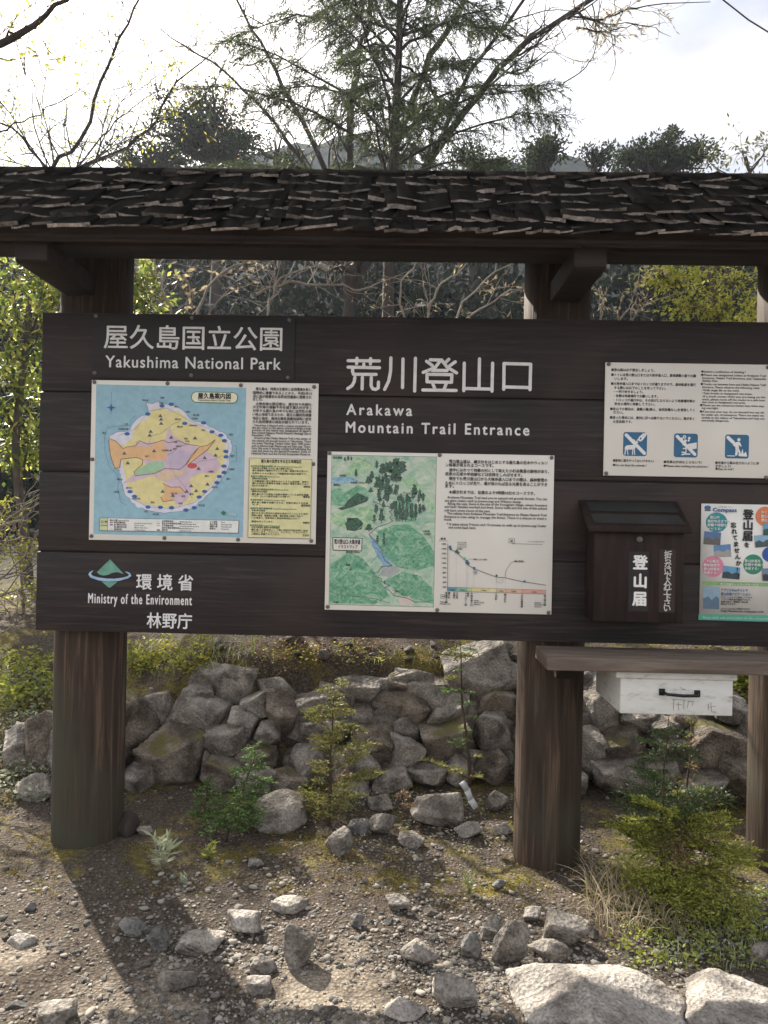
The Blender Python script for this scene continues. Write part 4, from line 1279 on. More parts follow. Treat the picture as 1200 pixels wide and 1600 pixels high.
# ---- climbing-notice box
t = thing('letter_box', 'dark brown wooden notice drop box with sloping lid and white lettering', 'drop box')
a, b = at(929, 826, -0.15), at(1067, 974, -0.15)
mb = MB()
mb.box(a[0], b[0], -0.15, -0.002, b[2], a[2] + 0.01)
mb.build('body', M_BOXW, t, bevel=0.003)
lx0, lx1 = at(919, 826, -0.17)[0], at(1081, 826, -0.17)[0]
zl, zbk = at(1000, 824, -0.17)[2], at(990, 782, 0)[2]
mb = MB()
pf = [(-0.172, zl - 0.022), (-0.172, zl), (-0.003, zbk), (-0.003, zbk - 0.03)]
mb.add([(x, y, z) for x in (lx0, lx1) for y, z in pf], [(0, 1, 2, 3), (7, 6, 5, 4), (0, 4, 5, 1), (1, 5, 6, 2), (2, 6, 7, 3), (3, 7, 4, 0)])
mb.build('lid', M_BOXW, t, bevel=0.003)
mb = MB()
for f0, f1 in ((0.10, 0.44), (0.54, 0.90)):
    y0, z0 = -0.172 + 0.169 * f0, zl + (zbk - zl) * f0
    y1, z1 = -0.172 + 0.169 * f1, zl + (zbk - zl) * f1
    mb.add([(lx0 + 0.03, y0 - 0.001, z0 + 0.003), (lx1 - 0.02, y0 - 0.001, z0 + 0.003), (lx1 - 0.03, y1 - 0.001, z1 + 0.003), (lx0 + 0.025, y1 - 0.001, z1 + 0.003)], [(0, 1, 2, 3)])
mb.build('lid_cover', M_LID, t)
p = at(999, 843, -0.15)
mb = MB()
mb.tube([(p[0], -0.15, p[2]), (p[0], -0.158, p[2])], [0.013, 0.011], 14)
mb.tube([(p[0] - 0.004, -0.152, p[2] + 0.004), (p[0] - 0.004, -0.166, p[2] + 0.002)], [0.005, 0.003], 8)
mb.build('lock', M_METAL, t)
pr = Print(t, -0.15)
pr.part = 'box_lettering'
Bz = lambda x, y: (900 + x / 6, 780 + y / 6)
pr.rect(*Bz(500, 490), *Bz(685, 1050), M_PLATE, 'label_strip')
pr.rect(*Bz(785, 470), *Bz(935, 1060), ink((0.028, 0.017, 0.015)), 'label_strip')
pr.up()
for ch, x, y in [('登', 525, 645), ('山', 524, 818), ('届', 520, 985)]:
    pr.text(ch, *Bz(x, y), 23.5, ink((0.72, 0.70, 0.66)), bold=1.8, res=4)
pr.part = 'handwritten_lettering'
pr.vtext('折らないで入れて下さい', *Bz(822, 548), 12.8, 8.35, ink((0.52, 0.49, 0.47)), bold=0.5)
pr.done()

# ---- shelf, and the white box hung under it
SZ = 0.972
shelf = thing('shelf', 'weathered thick plank shelf fixed under the right half of the board', 'shelf')
mb = MB()
mb.box(0.588, 2.05, -0.262, 0.0 - 0.001, SZ - 0.054, SZ)
mb.build('plank', M_SHELF, shelf, bevel=0.005)
for x in (0.71, 1.70):
    mb = MB()
    v = [(x + s * 0.045, y, z) for s in (-1, 1) for y, z in ((-0.16, SZ - 0.056), (0.04, SZ - 0.056), (0.04, SZ - 0.13), (-0.05, SZ - 0.13))]
    mb.add(v, [(0, 1, 2, 3), (7, 6, 5, 4), (0, 4, 5, 1), (1, 5, 6, 2), (2, 6, 7, 3), (3, 7, 4, 0)])
    mb.build('bracket', M_BEAM, shelf, bevel=0.003)
dr = thing('drawer_box', 'scuffed white box with a black handle hanging under the shelf', 'box')
a, b = at(970, 1049, -0.215), at(1144.5, 1119, -0.215)
mb = MB()
mb.box(a[0], b[0], -0.215, 0.17, b[2], SZ - 0.085)
mb.build('body', M_WHITE, dr, bevel=0.003)
mb = MB()
mb.box(a[0] - 0.02, b[0] + 0.012, -0.225, 0.18, SZ - 0.0845, SZ - 0.055)
mb.build('lid', M_WHITE, dr, bevel=0.003)
h0, h1 = at(1034, 1081, -0.216), at(1089, 1083.5, -0.216)
mb = MB()
for q in (h0, h1):
    mb.box(q[0] - 0.011, q[0] + 0.011, -0.222, -0.2155, q[2] - 0.013, q[2] + 0.013)
mb.tube([(h0[0], -0.222, h0[2]), (h0[0] + 0.012, -0.246, h0[2] - 0.003), ((h0[0] + h1[0]) / 2, -0.252, h0[2] - 0.006), (h1[0] - 0.012, -0.246, h1[2] - 0.003), (h1[0], -0.222, h1[2])], [0.007, 0.006, 0.0065, 0.006, 0.007], 8)
mb.build('handle', M_BLACK, dr, smooth_shade=True)
pr = Print(dr, -0.2155)
wear = ink((0.20, 0.17, 0.15))
pr.part = 'worn_lettering'
Dz = lambda x, y: (780 + x / 2.857, 980 + y / 2.857)
for s in [[(770, 322), (832, 326)], [(780, 322), (778, 372)], [(825, 326), (824, 366)], [(790, 345), (818, 347)], [(800, 335), (801, 372)], [(842, 330), (868, 332)], [(846, 330), (840, 360)], [(866, 332), (862, 352)], [(926, 348), (935, 346)], [(945, 335), (948, 378)], [(930, 360), (966, 352)], [(948, 378), (968, 379)], [(935, 340), (933, 372)], [(806, 268), (835, 283)], [(812, 282), (832, 276)]]:
    pr.stroke([Dz(*q) for q in s], 0.7, wear, None, round_caps=False)
pr.done()

finish_prints()

# ------------------------------------------------------------------ stones


def rock_verts(seed, sub, cuts=8, rough=0.05, lo=0.66, skew=0.22):
    bm = bmesh.new()
    bmesh.ops.create_icosphere(bm, subdivisions=sub, radius=1.0)
    V = np.array([v.co for v in bm.verts])
    F_ = np.array([[v.index for v in f.verts] for f in bm.faces])
    bm.free()
    rng = np.random.default_rng(seed)
    n = rng.normal(size=(cuts, 3))
    n /= np.linalg.norm(n, axis=1)[:, None]
    off = rng.uniform(lo, 1.0, cuts)
    ax = np.concatenate([np.eye(3), -np.eye(3)])
    q, _ = np.linalg.qr(np.eye(3) + rng.normal(size=(3, 3)) * skew)
    n = np.concatenate([n, ax @ (q * np.sign(np.diag(q)))])
    off = np.concatenate([off, rng.uniform(0.82 if skew < 0.3 else 0.62, 0.98, 6)])
    off[cuts + 2] = rng.uniform(0.62, 0.8)
    dots = V @ n.T
    r = np.min(np.where(dots > 1e-3, off / np.maximum(dots, 1e-3), 9), axis=1)
    r = np.minimum(r, 1.5)
    if rough:
        s = seed * 1.37
        nn = np.array([mnoise.noise(Vector(p) * 1.8 + Vector((s, -s, s))) + 0.5 * mnoise.noise(Vector(p) * 4.5 + Vector((s, s, -s))) + 0.4 * mnoise.noise(Vector(p) * 10 + Vector((-s, s, s))) + 0.22 * mnoise.noise(Vector(p) * 23 + Vector((s, s, s))) for p in V])
        r = r * (1 + rough * nn)
    V = V * r[:, None]
    V /= np.abs(V).max(axis=0)
    return V, F_


def rock(name, c, dims, seed, mat, parent=None, sub=4, rz=0.0, ry=0.0, rx=0.0, rough=0.055, cuts=7, skew=0.22):
    V, F_ = rock_verts(seed, sub, cuts, rough, 0.66 if skew < 0.3 else 0.56, skew)
    V = V * (np.asarray(dims) / 2)
    mb = MB()
    mb.add(V, F_)
    o = mb.build(name, mat, parent, smooth_shade=False)
    o.location = c
    o.rotation_euler = (rx, ry, rz)
    return o


# ---- the dry stone wall behind the board
wall = thing('stone_wall', 'low dry stone retaining wall of rough granite boulders behind the board', 'stone wall')
A6 = lambda x, y, w_, h_: (190 + x / 1.905, 980 + y / 1.905, w_ / 1.905, h_ / 1.905)
A7 = lambda x, y, w_, h_: (780 + x / 2.857, 980 + y / 2.857, w_ / 2.857, h_ / 2.857)
WS = [A6(*q) for q in [(40, 330, 115, 175), (95, 250, 115, 135), (215, 285, 170, 150), (150, 425, 195, 185), (355, 300, 105, 112), (300, 352, 130, 100), (478, 265, 125, 125), (395, 235, 85, 80), (430, 320, 75, 65), (290, 448, 105, 95),
                       (705, 165, 155, 70), (910, 182, 155, 88), (820, 235, 165, 98), (845, 315, 95, 75), (835, 385, 130, 105), (960, 350, 168, 128), (970, 268, 135, 105), (1062, 122, 190, 145), (1122, 230, 105, 95), (1115, 322, 115, 125), (690, 430, 135, 105), (745, 350, 135, 85), (600, 330, 160, 100), (560, 425, 130, 110), (1110, 425, 120, 125), (900, 452, 130, 70), (1010, 440, 110, 90), (390, 400, 110, 90), (390, 465, 120, 90), (570, 240, 110, 90), (640, 250, 90, 80), (40, 470, 110, 110), (800, 470, 120, 70), (480, 480, 120, 80), (690, 505, 120, 60), (225, 175, 80, 50), (820, 145, 60, 50)]]
WS += [A7(*q) for q in [(445, 370, 215, 225), (415, 570, 115, 215), (565, 545, 215, 140), (640, 420, 160, 110), (565, 685, 230, 160), (985, 560, 275, 260), (1065, 395, 125, 100), (760, 480, 150, 170), (840, 590, 160, 170), (760, 660, 180, 170), (930, 740, 220, 150), (1100, 700, 160, 180), (300, 480, 150, 200), (200, 330, 200, 160), (150, 520, 200, 180), (240, 680, 220, 150), (1060, 320, 110, 70), (840, 430, 130, 130), (340, 700, 120, 120), (1180, 520, 120, 180)]]
WS += [(60, 1165, 55, 105), (20, 1185, 60, 80), (120, 1180, 100, 110), (170, 1120, 100, 80)]
for k, (x, y, w_, h_) in enumerate(WS):
    y += 16 * float(smooth(1120, 1060, y)) if y < 1120 else 0
    py = 1600
    yd = wall_y(at(x, y, 0.8)[0]) + 0.02 + 0.0024 * (1180 - y)
    if x < 190:
        yd -= 0.12
    c = at(x, y, yd)
    s = (yd - EYE[1]) / FPX
    dep = min(0.42, 0.8 * (w_ + h_) / 2 * s + 0.08)
    rock('stone', c + np.array([0, dep * 0.35, 0]), (w_ * s * 1.2, dep, h_ * s * 1.18), 100 + k, M_ROCKM if k % 3 == 0 else M_ROCK, wall, 5 if w_ > 50 else 4, rz=random.Random(k).uniform(-0.2, 0.2), ry=random.Random(k + 50).uniform(-0.14, 0.14), rx=random.Random(k + 80).uniform(0.12, 0.42))

frng = np.random.default_rng(17)
for k in range(36):
    x, z = -1.25 + 3.1 * (k % 12 + frng.random()) / 12, (0.10, 0.30, 0.47)[k // 12] + frng.normal(0, 0.03)
    y = wall_y(x) + 0.12 + 0.62 * z
    rock('stone', (x, y, z), (frng.uniform(0.28, 0.42), 0.26, frng.uniform(0.24, 0.34)), 300 + k, M_ROCK, wall, 4, rz=frng.uniform(-0.3, 0.3), ry=frng.uniform(-0.3, 0.3))

# ---- loose rocks, each its own thing: x, y, w, h in the photograph, label
LR = [
    (920, 1568, 285, 125, 'large pale granite boulder at the bottom edge right of the middle', 2, 'boulder'),
    (1150, 1580, 170, 85, 'broad flat pale boulder cut by the bottom right corner', 2, 'boulder'),
    (801, 1480, 62, 92, 'tall wedge shaped grey rock leaning left of the large boulder', 0, 'rock'),
    (887, 1458, 70, 50, 'rounded grey brown rock beside the dry grass clump', 0, 'rock'),
    (866, 1492, 72, 44, 'flat grey rock between the leaning wedge and the large boulder', 0, 'rock'),
    (836, 1432, 34, 27, 'small pale rock on moss in front of the middle post', 2, 'rock'),
    (737, 1482, 32, 50, 'narrow upright grey rock left of the leaning wedge', 3, 'rock'),
    (765, 1462, 27, 27, 'small squarish grey rock above the narrow upright one', 0, 'rock'),
    (650, 1496, 68, 46, 'low grey brown slab half sunk in the sandy ground', 0, 'rock'),
    (712, 1556, 68, 62, 'grey rock with a sharp crest left of the large boulder', 0, 'rock'),
    (630, 1592, 75, 30, 'sandy coloured slab at the bottom edge below the middle', 2, 'rock'),
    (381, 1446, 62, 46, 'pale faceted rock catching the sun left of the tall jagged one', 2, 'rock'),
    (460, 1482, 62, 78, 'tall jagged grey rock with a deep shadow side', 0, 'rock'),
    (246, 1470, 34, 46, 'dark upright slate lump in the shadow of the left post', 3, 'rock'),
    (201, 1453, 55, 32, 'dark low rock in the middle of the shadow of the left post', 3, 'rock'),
    (308, 1482, 75, 42, 'broken brown slab just right of the shadow of the left post', 0, 'rock'),
    (270, 1543, 68, 34, 'smooth flat grey slab lying in the gravel', 0, 'rock'),
    (406, 1516, 48, 34, 'blocky grey rock below the tall jagged one', 0, 'rock'),
    (402, 1546, 42, 30, 'squarish pale rock near the bottom left of centre', 2, 'rock'),
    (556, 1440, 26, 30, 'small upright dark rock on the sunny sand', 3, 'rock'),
    (450, 1422, 58, 24, 'thin flat slab above the tall jagged rock', 0, 'rock'),
    (30, 1478, 48, 22, 'pale sandy flat rock near the left edge', 2, 'rock'),
    (45, 1418, 22, 22, 'small dark stone standing alone on sand at left', 3, 'rock'),
    (80, 1592, 62, 34, 'brown rock at the bottom left corner', 0, 'rock'),
    (430, 1272, 108, 68, 'big dark rock behind the small green cedar seedling', 0, 'rock'),
    (534, 1319, 54, 48, 'angular grey rock standing on moss in front of the wall', 0, 'rock'),
    (595, 1292, 48, 44, 'rounded grey rock right behind the angular one on moss', 0, 'rock'),
    (590, 1256, 42, 32, 'flat topped grey rock at the wall foot left of the split boulder', 0, 'rock'),
    (560, 1296, 32, 28, 'small grey rock wedged left of the rounded one', 3, 'rock'),
    (686, 1271, 84, 68, 'split brown boulder with a pale sunlit left face', 0, 'boulder'),
    (736, 1300, 50, 30, 'pale grey block right of the split boulder', 2, 'rock'),
    (788, 1298, 32, 24, 'pale stone touching the left side of the middle post', 2, 'rock'),
    (776, 1256, 38, 40, 'grey rock just behind the middle post base', 0, 'rock'),
    (644, 1316, 44, 28, 'low grey rock on moss below the split boulder', 0, 'rock'),
    (46, 1232, 66, 52, 'grey rock with white patches left of the left post', 2, 'rock'),
    (1192, 1494, 32, 36, 'grey rock at the right edge above the corner boulder', 0, 'rock'),
    (396, 1350, 26, 20, 'small pale stone at the mossy edge left of centre', 2, 'rock'),
    (780, 1384, 22, 18, 'small dark pebble like stone before the middle post', 3, 'rock'),
    (224, 1300, 30, 18, 'small stone behind the pale rosette weed', 0, 'rock'),
    (620, 1414, 44, 26, 'half buried grey stone in the sun left of the moss slope', 0, 'rock'),
]
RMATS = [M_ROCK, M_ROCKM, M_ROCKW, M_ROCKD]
for k, (x, y, w_, h_, lab, mi, cat) in enumerate(LR):
    g = ground_at(x, min(1640, y + h_ * 0.42))
    s = (g[1] - EYE[1]) / FPX
    W_m, H_m = w_ * s, h_ * s * 0.98
    dep = W_m * 0.72
    c = (g[0], g[1] + dep * 0.40, g[2] + H_m * 0.36)
    if k < 2:           # the two big boulders reach out of the frame at the bottom
        c = at((922, 1156)[k], 1540, (-0.86, -0.88)[k])
        c[2] = (-0.01, -0.03)[k]
        W_m, dep, H_m = ((0.60, 0.52, 0.27), (0.38, 0.46, 0.23))[k]
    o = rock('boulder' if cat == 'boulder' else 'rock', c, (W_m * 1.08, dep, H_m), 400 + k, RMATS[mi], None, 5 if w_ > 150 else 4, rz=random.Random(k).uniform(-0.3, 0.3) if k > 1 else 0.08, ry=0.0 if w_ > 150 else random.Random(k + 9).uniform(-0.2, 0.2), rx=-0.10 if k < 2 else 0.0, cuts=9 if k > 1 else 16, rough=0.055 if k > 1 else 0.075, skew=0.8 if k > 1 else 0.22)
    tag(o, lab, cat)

# ---- middling loose stones and the gravel
rng = np.random.default_rng(21)
variants = []
for k in range(10):
    V, F_ = rock_verts(700 + k, 4, 8, 0.05, 0.52, 0.9)
    mb = MB()
    mb.add(V * 0.5, F_)
    o = mb.build('loose_stone', RMATS[(0, 2, 2, 0, 3)[k % 5]])
    variants.append(o)
cnt = 0
used = set()
while cnt < 250:
    x, y = rng.uniform(0, 1200), 1600 - 300 * rng.random() ** 1.4
    if (x > 830 and y > 1500) or (x > 930 and y > 1400) or (x > 900 and y < 1400 and rng.random() < 0.8):
        continue
    if y < 1400 and rng.random() < 0.45:
        continue
    g = ground_at(x, y)
    s = float(np.clip(rng.lognormal(-3.5, 0.42), 0.018, 0.085))
    k = int(rng.integers(0, 10))
    o = variants[k] if k not in used else variants[k].copy()
    if k in used:
        COL.objects.link(o)
    used.add(k)
    o.scale = (s * rng.uniform(0.8, 1.4), s * rng.uniform(0.7, 1.1), s * rng.uniform(0.3, 0.8))
    o.location = (g[0], g[1], g[2] + o.scale[2] * 0.08)
    o.rotation_euler = (rng.uniform(-0.3, 0.3), rng.uniform(-0.3, 0.3), rng.uniform(0, 6.3))
    tag(o, 'loose grey stone of hand size or less scattered on the gravel before the posts', 'stone', 'loose stones scattered on the gravel')
    cnt += 1


for k in range(95):
    x = rng.uniform(-1.2, 2.0)
    y = wall_y(x) + 0.32 + 1.0 * rng.random() ** 1.4
    s = float(np.clip(rng.lognormal(-2.75, 0.4), 0.035, 0.13))
    o = variants[int(rng.integers(0, 10))].copy()
    COL.objects.link(o)
    o.scale = (s * rng.uniform(0.9, 1.5), s * rng.uniform(0.7, 1.1), s * rng.uniform(0.5, 0.9))
    o.location = (x, y, height(x, y) + o.scale[2] * 0.2)
    o.rotation_euler = (rng.uniform(-0.3, 0.3), rng.uniform(-0.3, 0.3), rng.uniform(0, 6.3))
    tag(o, 'pale stone lying among moss and litter on the bank above the stone wall', 'stone', 'stones on the bank above the wall')


def pebbles():
    rng = np.random.default_rng(31)
    tmpl = []
    for k in range(8):
        V, F_ = rock_verts(900 + k, 2, 8, 0.0, 0.45, 0.9)
        tmpl.append((V * 0.5, F_))
    mb = MB()
    n = 0
    while n < 19000:
        t_ = rng.random()
        if t_ < 0.72:
            x, y = (rng.uniform(-1.9, 1.9), rng.uniform(-1.35, -0.15)) if rng.random() < 0.6 else (rng.normal(0.0, 0.55), rng.normal(-0.95, 0.22))
        elif t_ < 0.9:
            x, y = rng.uniform(-2.2, 2.2), rng.uniform(-0.3, 0.8)
        else:
            x, y = rng.uniform(-2.2, 2.2), rng.uniform(0.9, 2.6)
        dn = mnoise.noise(Vector((x * 1.6, y * 2.4, 3.3)))
        if dn < rng.uniform(-0.5, 0.5):
            continue
        if x < -0.85 and rng.random() < 0.4:
            continue
        V, F_ = tmpl[int(rng.integers(0, 8))]
        s = float(np.clip(rng.lognormal(-4.75, 0.52), 0.004, 0.034))
        sc = np.array([s * rng.uniform(0.8, 1.4), s * rng.uniform(0.7, 1.2), s * rng.uniform(0.35, 0.75)])
        a = rng.uniform(0, 6.28)
        R = np.array([[math.cos(a), -math.sin(a), 0], [math.sin(a), math.cos(a), 0], [0, 0, 1]])
        mb.add((V * sc) @ R.T + np.array([x, y, height(x, y) + s * 0.12]), F_)
        n += 1
    m, N, L, b = newmat('gravel_stone', 0.9, 0.15)
    g = N.new('ShaderNodeNewGeometry')
    r = ramp(N, [(0.0, (0.09, 0.086, 0.08)), (0.4, (0.18, 0.165, 0.145)), (0.85, (0.235, 0.21, 0.178)), (1.0, (0.29, 0.265, 0.23))])
    L.new(g.outputs['Random Per Island'], r.inputs['Fac'])
    L.new(r.outputs['Color'], b.inputs['Base Color'])
    tag(mb.build('gravel', m), kind='stuff')


pebbles()

# ------------------------------------------------------------------ plants
L_CEDAR = leafmat('cedar_yellow_green', [(0.075, 0.10, 0.022), (0.15, 0.175, 0.04), (0.24, 0.235, 0.06), (0.17, 0.105, 0.035)], 0.45)
L_CEDARG = leafmat('cedar_green', [(0.035, 0.075, 0.022), (0.08, 0.14, 0.035), (0.14, 0.20, 0.06)], 0.4)
L_CEDARD = leafmat('cedar_dark', [(0.02, 0.045, 0.018), (0.04, 0.075, 0.025), (0.09, 0.13, 0.04)], 0.35)
L_BRIGHT = leafmat('bright_green', [(0.16, 0.20, 0.03), (0.28, 0.31, 0.05), (0.42, 0.42, 0.09)], 0.5)
L_BROWN = leafmat('dry_brown', [(0.10, 0.062, 0.036), (0.20, 0.125, 0.065), (0.30, 0.21, 0.11)], 0.35)
L_BROAD = leafmat('broad_leaf', [(0.07, 0.11, 0.02), (0.16, 0.21, 0.035), (0.29, 0.32, 0.06), (0.44, 0.41, 0.12)], 0.6, 0.35)
L_YELLOW = leafmat('young_leaf', [(0.20, 0.22, 0.03), (0.34, 0.34, 0.06), (0.46, 0.42, 0.08)], 0.55)
L_GREY = leafmat('grey_green_leaf', [(0.20, 0.24, 0.14), (0.30, 0.34, 0.22), (0.38, 0.40, 0.28)], 0.3)
L_DRY = leafmat('dry_grass', [(0.22, 0.17, 0.09), (0.34, 0.27, 0.16), (0.44, 0.37, 0.25), (0.16, 0.12, 0.07)], 0.3)
L_GRASS = leafmat('fresh_grass', [(0.14, 0.18, 0.05), (0.26, 0.30, 0.12), (0.40, 0.42, 0.24)], 0.45)
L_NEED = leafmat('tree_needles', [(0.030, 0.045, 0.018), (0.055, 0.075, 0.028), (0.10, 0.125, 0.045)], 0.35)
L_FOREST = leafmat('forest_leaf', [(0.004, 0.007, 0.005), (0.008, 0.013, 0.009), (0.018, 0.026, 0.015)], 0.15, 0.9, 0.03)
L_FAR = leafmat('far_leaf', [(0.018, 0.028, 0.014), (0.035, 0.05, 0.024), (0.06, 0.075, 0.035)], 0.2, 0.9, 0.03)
L_BUD = leafmat('bud', [(0.20, 0.15, 0.09), (0.34, 0.27, 0.16), (0.42, 0.36, 0.20)], 0.4)
M_TWIG = wood('pale_twig', [(0.10, 0.08, 0.065), (0.18, 0.15, 0.12), (0.28, 0.24, 0.20)], (3, 3, 3), 0.85, 0.3)
M_STEM = wood('thin_stem', [(0.04, 0.025, 0.018), (0.07, 0.045, 0.03), (0.11, 0.075, 0.05)], (3, 3, 3), 0.85, 0.3)


def unit(v):
    v = np.asarray(v, float)
    return v / (np.linalg.norm(v) + 1e-9)


def spray(mbl, mbs, p, d, ln, rng, nl=0.018, nw=0.004, step=0.006, droop=0.25, r=0.0012, twig_ratio=0.45, ntw=5, mi=0):
    """a flat conifer spray: a twig with side twiglets, all set with short needles"""
    d = unit(d)
    q = unit(np.cross(d, [0, 0, 1]) + rng.normal(0, 0.15, 3))
    lines = [(p, d, ln)]
    for k in range(ntw):
        t = (k + 0.6) / (ntw + 0.6)
        for s in (-1, 1):
            if rng.random() < 0.12:
                continue
            b = p + d * ln * t - np.array([0, 0, 1]) * droop * ln * t * t * 0.5
            lines.append((b, unit(d * 0.75 + q * s * 0.8 + rng.normal(0, 0.12, 3)), ln * twig_ratio * (1 - 0.55 * t) * rng.uniform(0.7, 1.2)))
    for b, dd, l in lines:
        m = max(3, int(l / step))
        t = np.linspace(0.05, 1, m)
        c = b + dd[None] * (l * t)[:, None]
        c[:, 2] -= droop * l * t * t * 0.5
        mbs.tube(np.stack([c[0], c[m // 2], c[-1]]), [r, r * 0.8, r * 0.4], 3, mi=0, cap=False)
        side = unit(np.cross(dd, q) if abs(np.dot(dd, q)) < 0.9 else np.cross(dd, [0, 0, 1]))
        side2 = unit(np.cross(dd, side))
        a = rng.uniform(0, 6.28, m)
        a = np.where(rng.random(m) < 0.75, np.where(rng.random(m) < 0.5, 0.0, math.pi) + rng.normal(0, 0.5, m), a)
        nd = dd[None] * 0.85 + (side2[None] * np.cos(a)[:, None] + side[None] * np.sin(a)[:, None]) * 0.75
        mbl.leaves(c, nd, nl * rng.uniform(0.7, 1.25, m), nw, rng, mi)


def seedling(name, label, base, top, spread, seed, mats, n_br=22, low=0.12, nl=0.019, nw=0.0052, parts=True, brown=0.0, cat='conifer seedling', shape=1.0, lean=(0, 0)):
    rng = np.random.default_rng(seed)
    t_ = thing(name, label, cat)
    st, lf = MB(), MB()
    base, top = np.asarray(base, float), np.asarray(top, float)
    H = np.linalg.norm(top - base)
    pts = [base + (top - base) * t + np.array([rng.normal(0, 0.006), rng.normal(0, 0.006), 0]) * (0 < t < 1) for t in np.linspace(0, 1, 7)]
    st.tube(pts, np.linspace(0.0018 + H * 0.012, 0.0015, 7), 6)
    for k in range(n_br):
        t = low + (1 - low) * (k + rng.random()) / n_br
        p = base + (top - base) * t
        az = k * 2.4 + rng.normal(0, 0.4)
        ln = spread * (1 - t * 0.72) ** shape * rng.uniform(0.3, 1.3) * (0.55 + 0.45 * min(1, t / 0.3))
        d = unit([math.cos(az), math.sin(az) * 0.8, rng.uniform(-0.15, 0.75)])
        mi = 1 if (len(mats) > 1 and rng.random() < brown * (1.35 - t)) else 0
        # a branch carries two or three sprays
        spray(lf, st, p, d, ln, rng, nl, nw, droop=rng.uniform(0.2, 0.6), ntw=max(3, int(ln / 0.024)), mi=mi)
        if ln > 0.09:
            for s in (-1, 1):
                spray(lf, st, p + d * ln * 0.35, unit(d + s * 0.7 * unit(np.cross(d, [0, 0, 1]))), ln * 0.6, rng, nl, nw, droop=0.4, ntw=max(2, int(ln * 0.6 / 0.035)), mi=mi)
    st.build('stem', M_STEM, t_)
    lf.build('foliage', mats, t_)
    return t_


def zb(px, py, y):
    p = at(px, py, y)
    return p


seedling('cedar_seedling', 'yellowish cedar seedling with browned lower branches before the wall centre', zb(512, 1300, 0.42), zb(522, 1062, 0.50), 0.30, 1, [L_CEDAR, L_BROWN], 40, 0.08, brown=0.10)
g = ground_at(352, 1318)
seedling('cedar_seedling', 'low fresh green cedar seedling leaning right near the left post', g, zb(402, 1165, g[1] + 0.08), 0.19, 2, [L_CEDARG], 42, 0.10, nw=0.0068)
g = ground_at(318, 1296)
seedling('cedar_seedling', 'small bushy green cedar seedling left of the leaning one', g, zb(325, 1222, g[1]), 0.11, 12, [L_CEDARG], 26, 0.12, nw=0.0068)
seedling('cedar_seedling', 'slim cedar seedling with a tall dark bare stem against the wall', zb(735, 1225, 0.62), zb(717, 985, 0.70), 0.17, 3, [L_CEDAR, L_CEDARG], 15, 0.12, brown=0.5, shape=0.7)
g = ground_at(1030, 1395)
seedling('cedar_seedling', 'tall dark green cedar seedling under the white box', g, zb(1045, 1118, g[1] + 0.25), 0.36, 4, [L_CEDARD, L_CEDAR], 28, 0.25, brown=0.12)
g2 = ground_at(1060, 1410)
seedling('cedar_seedling', 'bushy bright green seedling in sun at the foot of the tall dark one', g2, zb(1062, 1275, g2[1] + 0.12), 0.36, 5, [L_BRIGHT, L_BROWN], 36, 0.08, brown=0.16, nw=0.0065, shape=0.45)
seedling('cedar_seedling', 'short spreading yellow green branch of seedling right of the split boulder', zb(742, 1218, 0.45), zb(660, 1186, 0.40), 0.09, 6, [L_CEDAR], 14, 0.1)
seedling('cedar_seedling', 'tiny orange brown seedling left of the split boulder', zb(632, 1268, 0.30), zb(628, 1234, 0.30), 0.07, 7, [L_BROWN], 9, 0.1)
seedling('cedar_seedling', 'thin reddish seedling with a sparse top in front of the white box', zb(1072, 1330, 0.25), zb(1080, 1118, 0.33), 0.11, 8, [L_CEDAR, L_BROWN], 15, 0.3, brown=0.7)
seedling('cedar_seedling', 'small green seedling on the bank top right of the middle', zb(716, 1034, 1.0), zb(700, 1004, 1.0), 0.17, 9, [L_CEDAR], 10, 0.1)


def rosette(name, label, px, py, hgt, n, seed, mat, lw=0.013, up=0.9, cat='weed'):
    rng = np.random.default_rng(seed)
    g = ground_at(px, py)
    t_ = thing(name, label, cat)
    mb, st = MB(), MB()
    nst = 4
    for k in range(nst):
        a = k * 1.7 + rng.random()
        top = g + np.array([math.cos(a) * 0.25 * hgt, math.sin(a) * 0.2 * hgt, hgt * rng.uniform(0.55, 1.0)])
        st.tube([g, (g + top) / 2 + rng.normal(0, 0.004, 3), top], [0.0025, 0.002, 0.0012], 5)
        m = n // nst
        t = rng.uniform(0.15, 1, m)
        c = g + (top - g) * t[:, None]
        az = rng.uniform(0, 6.28, m)
        d = np.stack([np.cos(az), np.sin(az), rng.uniform(0.1, up, m)], 1)
        mb.leaves(c, d, hgt * rng.uniform(0.25, 0.45, m), lw, rng)
    st.build('stem', L_GREY if mat is L_GREY else L_GRASS, t_)
    mb.build('leaf_cluster', mat, t_)


rosette('weed', 'pale grey green leafy weed in front of the left post', 254, 1358, 0.17, 56, 3, L_GREY)
rosette('weed', 'tiny pale weed below the larger grey green one', 287, 1385, 0.06, 16, 4, L_GREY, 0.008)
rosette('weed', 'fresh light green weed on the mossy slope left of the middle post', 734, 1398, 0.10, 36, 5, L_GRASS, 0.007, 2.2)
rosette('weed', 'small leafy weed with bright leaves beside the angular grey rock', 536, 1262, 0.06, 16, 6, L_GREY, 0.010)
rosette('weed', 'yellow green leafy weed at the foot of the low green seedling', 325, 1345, 0.09, 50, 7, L_BRIGHT, 0.010)


